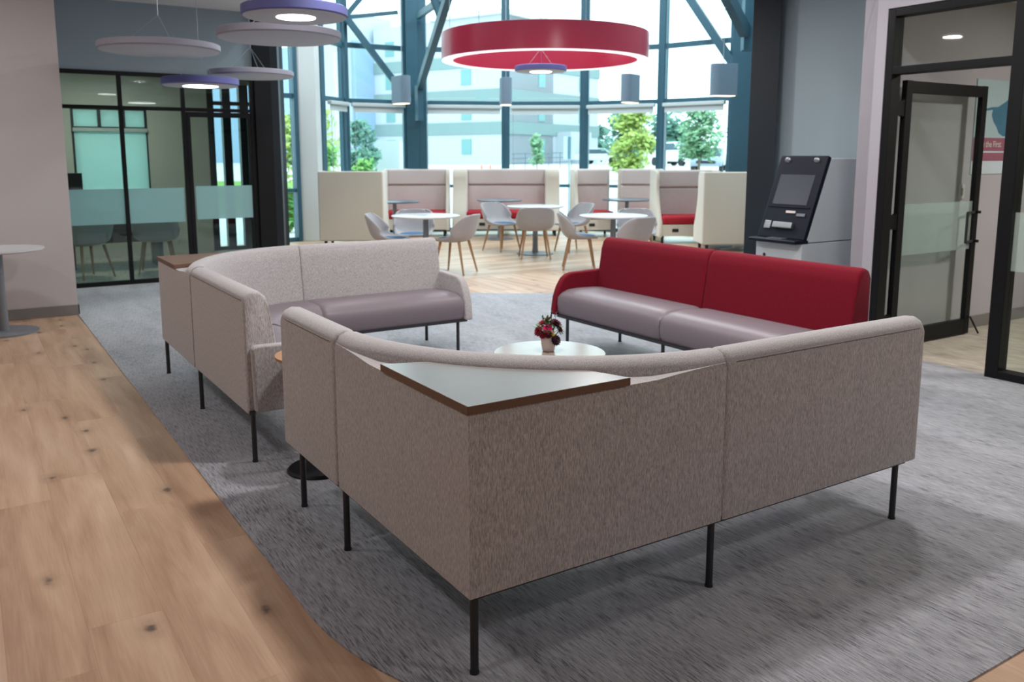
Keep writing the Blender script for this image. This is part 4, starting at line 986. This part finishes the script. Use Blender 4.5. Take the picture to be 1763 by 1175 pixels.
# right office
t = thing('downlight', (7.35, 3.6, 2.78), 'white round downlight in the right office ceiling', 'downlight')
bm = BM(); lathe(bm, [(0, -0.006), (0.06, -0.006), (0.06, 0), (0, 0)], (7.35, 3.6, 2.778), 24); finish('lens', bm, M['white_glow'], t)
bm = BM(); lathe(bm, [(0.06, -0.010), (0.08, -0.008), (0.08, 0), (0.06, 0), (0.06, -0.010)], (7.35, 3.6, 2.778), 24); finish('trim_ring', bm, M['switch'], t)
t = thing('wall_poster', (7.75, 4.06, 1.7), 'poster with pink band and white lettering on the right office wall', 'poster')
PX0, PX1 = 7.18, 8.45
def pp(name, x0, x1, z0, z1, m, y=4.062, th=0.006):
    bm = BM(); bx(bm, x0, x1, y - th, y, z0, z1); return finish(name, bm, m, t)
pp('poster_sheet', PX0, PX1, 1.345, 2.13, M['poster_white'], 4.068, 0.006)
pp('photo', PX0, PX1, 1.65, 2.13, M['poster_sky'], 4.0615, 0.002)
pp('pink_band', PX0, PX1, 1.455, 1.65, M['poster_band'], 4.0615, 0.002)
bm = BM()
extrude_poly(bm, [(7.30, 4.059, 1.885), (7.33, 4.059, 1.872), (7.44, 4.059, 1.885), (7.43, 4.059, 1.84), (7.46, 4.059, 1.79), (7.52, 4.059, 1.74), (7.56, 4.059, 1.69), (7.63, 4.059, 1.665), (7.9, 4.059, 1.68), (8.1, 4.059, 1.8), (7.95, 4.059, 2.05), (7.72, 4.059, 2.0), (7.62, 4.059, 1.95), (7.52, 4.059, 1.91), (7.42, 4.059, 1.905)], (0, -0.001, 0)); finish('photo_figure', bm, M['poster_blue'], t)
pp('photo_edge', 8.0, PX1, 1.46, 1.70, M['orange'], 4.0585, 0.001)
cu = bpy.data.curves.new('lettering', 'FONT'); cu.body = 'are the First'; cu.size = 0.075; cu.extrude = 0.001
lt = bpy.data.objects.new('lettering', cu); link(lt); cu.materials.append(M['switch'])
lt.location = (7.26, 4.0585, 1.572); lt.rotation_euler = (PI/2, 0, 0); lt.scale = (0.95, 1, 1); 
bpy.context.view_layer.update()
me = bpy.data.meshes.new_from_object(lt.evaluated_get(bpy.context.evaluated_depsgraph_get()))
lo = bpy.data.objects.new('lettering', me); link(lo); lo.location = lt.location; lo.rotation_euler = lt.rotation_euler; lo.scale = lt.scale
bpy.data.objects.remove(lt); lo.name = 'lettering'
lo.parent = t; lo.matrix_parent_inverse = root_matrix(t).inverted()
pp('small_print', 7.28, 7.80, 1.525, 1.538, M['poster_white'], 4.0585, 0.001)
t = thing('light_switch', (7.08, 4.066, 1.2), 'white light switch seen through the open office door', 'switch')
bm = BM(); bx(bm, 7.035, 7.115, 4.060, 4.068, 1.14, 1.26); finish('switch_plate', bm, M['switch'], t, bevel=0.003)
bm = BM(); bx(bm, 7.06, 7.09, 4.055, 4.061, 1.17, 1.23); finish('rocker', bm, M['wall_white'], t, bevel=0.002)

# ================================================================== OUTSIDE
def gz(d): return -0.02 if d < 22 else -0.02 + 0.75*min(1, (d - 22)/38)
bm = BM()
ds = [11, 17.8, 22, 30, 40, 50, 60, 90, 160]; ls = [-140, -60, -30, -12, -4, 4, 12, 30, 60, 140]
gv = [[bm.verts.new(W(l, d, gz(d))) for l in ls] for d in ds]
for i in range(len(ds) - 1):
    for j in range(len(ls) - 1):
        f = bm.faces.new((gv[i][j], gv[i][j+1], gv[i+1][j+1], gv[i+1][j]))
        f.material_index = 1 if (2 <= i <= 3 and ls[j] < -4) else 0
for v in list(bm.verts):
    pass
r_ = bmesh.ops.extrude_face_region(bm, geom=list(bm.faces)); bmesh.ops.translate(bm, verts=[v for v in r_['geom'] if isinstance(v, bmesh.types.BMVert)], vec=(0, 0, -0.3))
o = finish('ground', bm, [M['pave'], M['grass']]); struct(o)

# hotel
HC = (-0.75, 75.0)
ar, al = math.radians(35), math.radians(-55)
hr = (math.sin(ar), math.cos(ar)); hl = (math.sin(al), math.cos(al))
t = thing('large_building', W(HC[0], HC[1], 0.6), 'large white building with grey green bands seen through the bay windows', 'building')
def along(dirv, s, off=0.0):
    # off: outwards from the wall (towards camera)
    nx, ny = (dirv[1], -dirv[0]) if dirv is hr else (-dirv[1], dirv[0])
    return (HC[0] + dirv[0]*s + nx*off, HC[1] + dirv[1]*s + ny*off)
def wall_block(dirv, s0, s1, z0, z1, o0, o1):
    bm = BM(); q = [W(*along(dirv, s0, o0))[:2], W(*along(dirv, s1, o0))[:2], W(*along(dirv, s1, o1))[:2], W(*along(dirv, s0, o1))[:2]]
    return prism(bm, q, z0, z1)
finish('right_wall', wall_block(hr, 0.06, 16.5, 0, 13.3, 0, -8), M['hotel_white'], t)
finish('left_wall', wall_block(hl, 0, 15, 0, 13.3, 0, -8), M['hotel_white'], t)
finish('left_wing', wall_block(hl, 15, 60, 0, 12.0, 2.5, -9), M['hotel_blue'], t)
finish('stair_tower', wall_block(hl, 15.5, 19.0, 0, 14.5, 3.2, -3), M['hotel_white'], t)
finish('roof_slab', wall_block(hr, -0.4, 16.9, 13.3, 13.7, 0.4, -8), M['hotel_roof'], t)
for z0, z1 in ((3.35, 4.4), (5.95, 7.2), (9.1, 10.1)):
    finish('band', wall_block(hr, 0, 16.55, z0, z1, 0.12, -0.1), M['hotel_band'], t); finish('band', wall_block(hl, -0.05, 15, z0, z1, 0.12, -0.1), M['hotel_band'], t)
finish('band', wall_block(hl, 19, 30, 2.4, 4.3, 2.6, 2.4), M['hotel_band'], t)
for dirv, ss in ((hl, (4.0, 9.4, 13.0)), (hr, (6.0, 13.2))):
    for s in ss:
        for z0 in (1.6, 4.6, 7.6, 10.6):
            finish('window', wall_block(dirv, s - 0.55, s + 0.55, z0, z0 + 1.35, 0.06, -0.1), M['hotel_glass'], t)
eb_ = finish('entrance_block', wall_block(hr, 8.6, 12.4, 0, 3.7, 1.6, 0), M['hotel_white'], t)
finish('entrance_door', wall_block(hr, 10.6, 12.0, 0, 2.1, 1.72, 1.5), M['car_glass'], eb_)
ob = finish('utility_enclosure', (lambda b_: (box(b_, W(-4.25, 30, 0.85), (0.85, 1.0, 2.3), rz=-YAW), b_)[1])(BM()), M['hotel_white']); tag(ob, 'plain white utility enclosure standing outside on the lawn', 'enclosure')

def tree(l, d, crown, top, trunk_r, mat, label, name='tree', nleaf=1500, leaf=0.12, bottom=None, seed=1):
    rnd = random.Random(seed)
    g = gz(d); p = W(l, d, g)
    t = thing(name, p, label, 'tree' if name == 'tree' else 'shrub', 0, None)
    bot = bottom if bottom is not None else g + 0.35*(top - g)
    bm = BM(); rod(bm, p, (p[0], p[1], bot + 0.55*(top - bot)), trunk_r, trunk_r*0.5, n=8)
    for k in range(6):
        a = rnd.uniform(0, 2*PI); z = bot + (top - bot)*rnd.uniform(0.05, 0.5)
        rod(bm, (p[0], p[1], z), (p[0] + crown*0.6*math.cos(a), p[1] + crown*0.6*math.sin(a), z + (top - bot)*0.25), trunk_r*0.4, trunk_r*0.15, n=6)
    finish('trunk', bm, M['bark'], t)
    bm = BM()
    lumps = []
    for k in range(28):
        a = rnd.uniform(0, 2*PI); h = rnd.uniform(0.08, 0.95); rr = crown*(1 - abs(h - 0.4)*1.05)*rnd.uniform(0.2, 0.75)
        lumps.append((Vector((p[0] + rr*math.cos(a), p[1] + rr*math.sin(a), bot + (top - bot)*h)), crown*rnd.uniform(0.3, 0.5)))
    for k in range(nleaf):
        c, R = rnd.choice(lumps)
        v = Vector((rnd.gauss(0, 1), rnd.gauss(0, 1), rnd.gauss(0, 1))).normalized()*R*(rnd.random() ** 0.4)
        q = c + Vector((v.x, v.y, v.z*0.8))
        if q.z < g: continue
        a = Vector((rnd.gauss(0, 1), rnd.gauss(0, 1), rnd.gauss(0, 1))).normalized(); b = a.orthogonal().normalized()
        s = leaf*rnd.uniform(0.6, 1.3)
        bm.faces.new([bm.verts.new(q - a*s), bm.verts.new(q + b*s*0.5), bm.verts.new(q + a*s), bm.verts.new(q - b*s*0.5)])
    finish('crown', bm, mat, t)
tree(5.5, 40, 1.35, 3.65, 0.06, M['leaf_lime'], 'lime green young tree outside right of the ring lamp', nleaf=2600, leaf=0.15, bottom=0.7, seed=3)
tree(9.7, 45, 1.35, 3.9, 0.08, M['leaf_mint'], 'mint green tree outside the window before the parked cars', nleaf=2400, leaf=0.15, bottom=1.2, seed=4)
tree(9.6, 74, 2.6, 4.8, 0.15, M['leaf_deep'], 'deep green tree behind the white parked car', nleaf=2400, leaf=0.25, bottom=1.3, seed=5)
tree(15.2, 84, 3.4, 5.2, 0.2, M['leaf_deep'], 'deep green tree farthest right beyond the car park', nleaf=2400, leaf=0.3, bottom=1.2, seed=6)
tree(9.4, 98, 2.4, 4.8, 0.15, M['leaf_deep'], 'deep green tree beside the end of the white building', nleaf=1800, leaf=0.28, bottom=1.0, seed=7)
tree(1.15, 40, 0.45, 2.55, 0.03, M['leaf_mint'], 'slender young tree in front of the white building entrance', nleaf=700, leaf=0.10, bottom=0.9, seed=8)
tree(-4.85, 28, 0.75, 2.55, 0.05, M['leaf_deep'], 'dark leaved small tree beside the white enclosure', nleaf=1300, leaf=0.11, bottom=0.7, seed=9)
tree(-4.72, 22, 0.55, 1.75, 0.03, M['leaf_bush'], 'bright green shrub outside the glass beside the white pier', 'shrub', 1300, 0.10, 0.1, 10)
tree(-3.95, 23, 0.45, 1.35, 0.03, M['leaf_bush'], 'low yellow green shrub outside left of the steel column', 'shrub', 900, 0.09, 0.1, 11)
tree(-4.45, 17.2, 0.35, 0.85, 0.02, M['leaf_bush'], 'spiky shrub outside the narrow slot window', 'shrub', 600, 0.10, 0.05, 12)
tree(-7.2, 30, 1.6, 3.2, 0.08, M['leaf_lime'], 'lime green tree beyond the left office corner window', nleaf=1500, leaf=0.15, bottom=0.5, seed=13)

def car(l, d, rz, m, label, L=4.6, Wd=1.85, H=1.45, name='car'):
    p = W(l, d, gz(d))
    t = thing(name, p, label, 'car', rz)
    def part(n_, b_, mm, **k): return finish(n_, b_, mm, t, inv=False, **k)
    pr = [(-L/2, 0.35), (-L/2, 0.75*H*0.8), (-L*0.32, 0.62*H), (-L*0.2, 0.97*H), (L*0.16, H), (L*0.30, 0.64*H), (L*0.46, 0.56*H), (L/2, 0.42*H), (L/2, 0.32)]
    bm = BM(); extrude_poly(bm, [(x, -Wd/2, z) for x, z in pr], (0, Wd, 0)); part('car_body', bm, m, bevel=0.08, segs=3)
    bm = BM(); extrude_poly(bm, [(x, -Wd/2 - 0.005, z) for x, z in ((-L*0.27, 0.64*H), (-L*0.19, 0.92*H), (L*0.14, 0.94*H), (L*0.25, 0.66*H))], (0, Wd + 0.01, 0)); part('side_glass', bm, M['car_glass'])
    bm = BM(); extrude_poly(bm, [(L*0.175, -Wd*0.42, 0.98*H), (L*0.30, -Wd*0.42, 0.67*H), (L*0.31, -Wd*0.42, 0.67*H), (L*0.185, -Wd*0.42, 0.98*H)], (0, Wd*0.84, 0)); part('windscreen', bm, M['car_glass'])
    bm = BM(); bx(bm, L/2 - 0.02, L/2 + 0.02, -Wd*0.3, Wd*0.3, 0.34*H, 0.42*H + 0.05); part('grille', bm, M['tyre'])
    for x in (-L*0.31, L*0.31):
        for s in (-1, 1):
            bm = BM(); rod(bm, (x, s*(Wd/2 - 0.2), 0.33), (x, s*(Wd/2 + 0.01), 0.33), 0.33, n=18); part('wheel', bm, M['tyre'], smooth='auto')
car(12.6, 66, math.radians(-95), M['car_white'], 'white parked car behind the tree at right', 5.2, 2.0, 1.8)
car(11.8, 52, math.radians(-140), M['car_grey'], 'silver parked car nearest the right steel column', 4.5, 1.8, 1.4)
car(8.2, 80, math.radians(-60), M['car_white'], 'white parked car beside the end of the white building')

p = W(1.36, 20.7)
t = thing('sign_post', p, 'thin post with small white sign standing outside the middle window', 'sign')
bm = BM(); rod(bm, p, (p[0], p[1], 1.95), 0.022, n=10); finish('post', bm, M['wire'], t)
bm = BM(); box(bm, W(1.36, 20.66, 1.68), (0.27, 0.02, 0.54), rz=-YAW); finish('sign_plate', bm, M['sign'], t)
bm = BM(); box(bm, W(1.36, 20.645, 1.68), (0.07, 0.012, 0.52), rz=-YAW); finish('stripe', bm, M['sign_stripe'], t)
for l, lb in ((-1.58, 'orange traffic cone outside, left of the pair'), (-1.12, 'orange traffic cone outside, right of the pair')):
    p = W(l, 45, gz(45)); t = thing('traffic_cone', p, lb, 'traffic cone', 0, 'traffic cones')
    bm = BM(); lathe(bm, [(0, 0.0), (0.14, 0.03), (0.03, 0.62), (0, 0.62)], p, 14); finish('cone_body', bm, M['cone'], t, smooth='auto')
    bm = BM(); box(bm, (p[0], p[1], p[2] + 0.015), (0.34, 0.34, 0.03)); finish('cone_base', bm, M['cone'], t)
t = thing('ramp_railing', W(1.5, 56, 0.7), 'grey ramp railing in front of the large white building', 'railing')
bm = BM()
for z in (0.35, 0.65, 0.95): bar(bm, W(0.0, 56, gz(56) + z), W(4.0, 57, gz(56) + z + 0.1), 0.04, 0.04)
finish('rail', bm, M['rail'], t)
for k in range(6):
    a = W(0.1 + 0.76*k, 56 + 0.19*k, gz(56)); bm = BM(); rod(bm, a, (a[0], a[1], a[2] + 1.02), 0.025, n=6); finish('post', bm, M['rail'], t)

# ================================================================== LIGHT
wd = bpy.data.worlds.new('sky'); S.world = wd; wd.use_nodes = True
bg = wd.node_tree.nodes['Background']; bg.inputs[0].default_value = (0.80, 0.93, 1.0, 1); bg.inputs[1].default_value = 3.7
def area(name, loc, size, power, color=(1, 0.965, 0.95), spread=PI, shape='DISK', rot=(0, 0, 0), sy=None):
    l = bpy.data.lights.new(name, 'AREA'); l.shape = shape; l.size = size; l.energy = power; l.color = color; l.spread = spread
    if sy: l.size_y = sy
    o = bpy.data.objects.new(name, l); link(o); o.location = loc; o.rotation_euler = rot
    return o
for i, (x, y, e) in enumerate(((-0.9, 1.9, 13), (-0.9, 4.6, 20), (-0.6, 7.4, 22), (2.35, 3.35, 64), (3.8, -0.6, 32), (0.9, -1.2, 12), (2.4, 5.7, 20), (4.5, 3.0, 34), (4.9, 5.2, 34), (3.2, 7.9, 22), (5.7, 7.2, 30))):  # ceiling lamps; those at negative y are added frontal fill
    area('ceiling_and_fill_light', (x, y, CZ - 0.02), 0.24, e)
for i, (l, d) in enumerate(((-2.2, 12.0), (0.2, 11.0), (2.6, 12.0), (-1.6, 14.6), (0.3, 14.8), (2.2, 14.6))):  # unseen fill lamps added high up to brighten the bay
    area('atrium_fill', W(l, d, 6.1), 0.7, 95, (0.84, 0.94, 1.0))
area('office_light', (7.6, 1.8, 2.74), 0.5, 74, (1, 0.95, 0.86))
area('office_light', (1.8, 12.6, 2.70), 0.5, 30, (1, 0.92, 0.8))

# ================================================================== CAMERA
cam = bpy.data.cameras.new('camera'); co = bpy.data.objects.new('camera', cam); link(co)
cam.sensor_width = 36.0; cam.sensor_fit = 'HORIZONTAL'; cam.lens = 1477.976 / 1763 * 36
cam.shift_y = -(587.5 - 500.24) / 1763
co.location = (0, 0, EYE); co.rotation_euler = (PI/2 - 0.1558, 0, -YAW)
cam.clip_start = 0.05; cam.clip_end = 500
cam.dof.use_dof = True; cam.dof.focus_distance = 2.9; cam.dof.aperture_fstop = 4.5
S.camera = co
S.view_settings.view_transform = 'Standard'; S.view_settings.look = 'None'; S.view_settings.gamma = 1; S.view_settings.exposure = 0.0
S.view_settings.use_curve_mapping = False
S.cycles.use_denoising = True
S.cycles.max_bounces = 10; S.cycles.transparent_max_bounces = 16; S.cycles.diffuse_bounces = 5
S.cycles.sample_clamp_indirect = 6.0
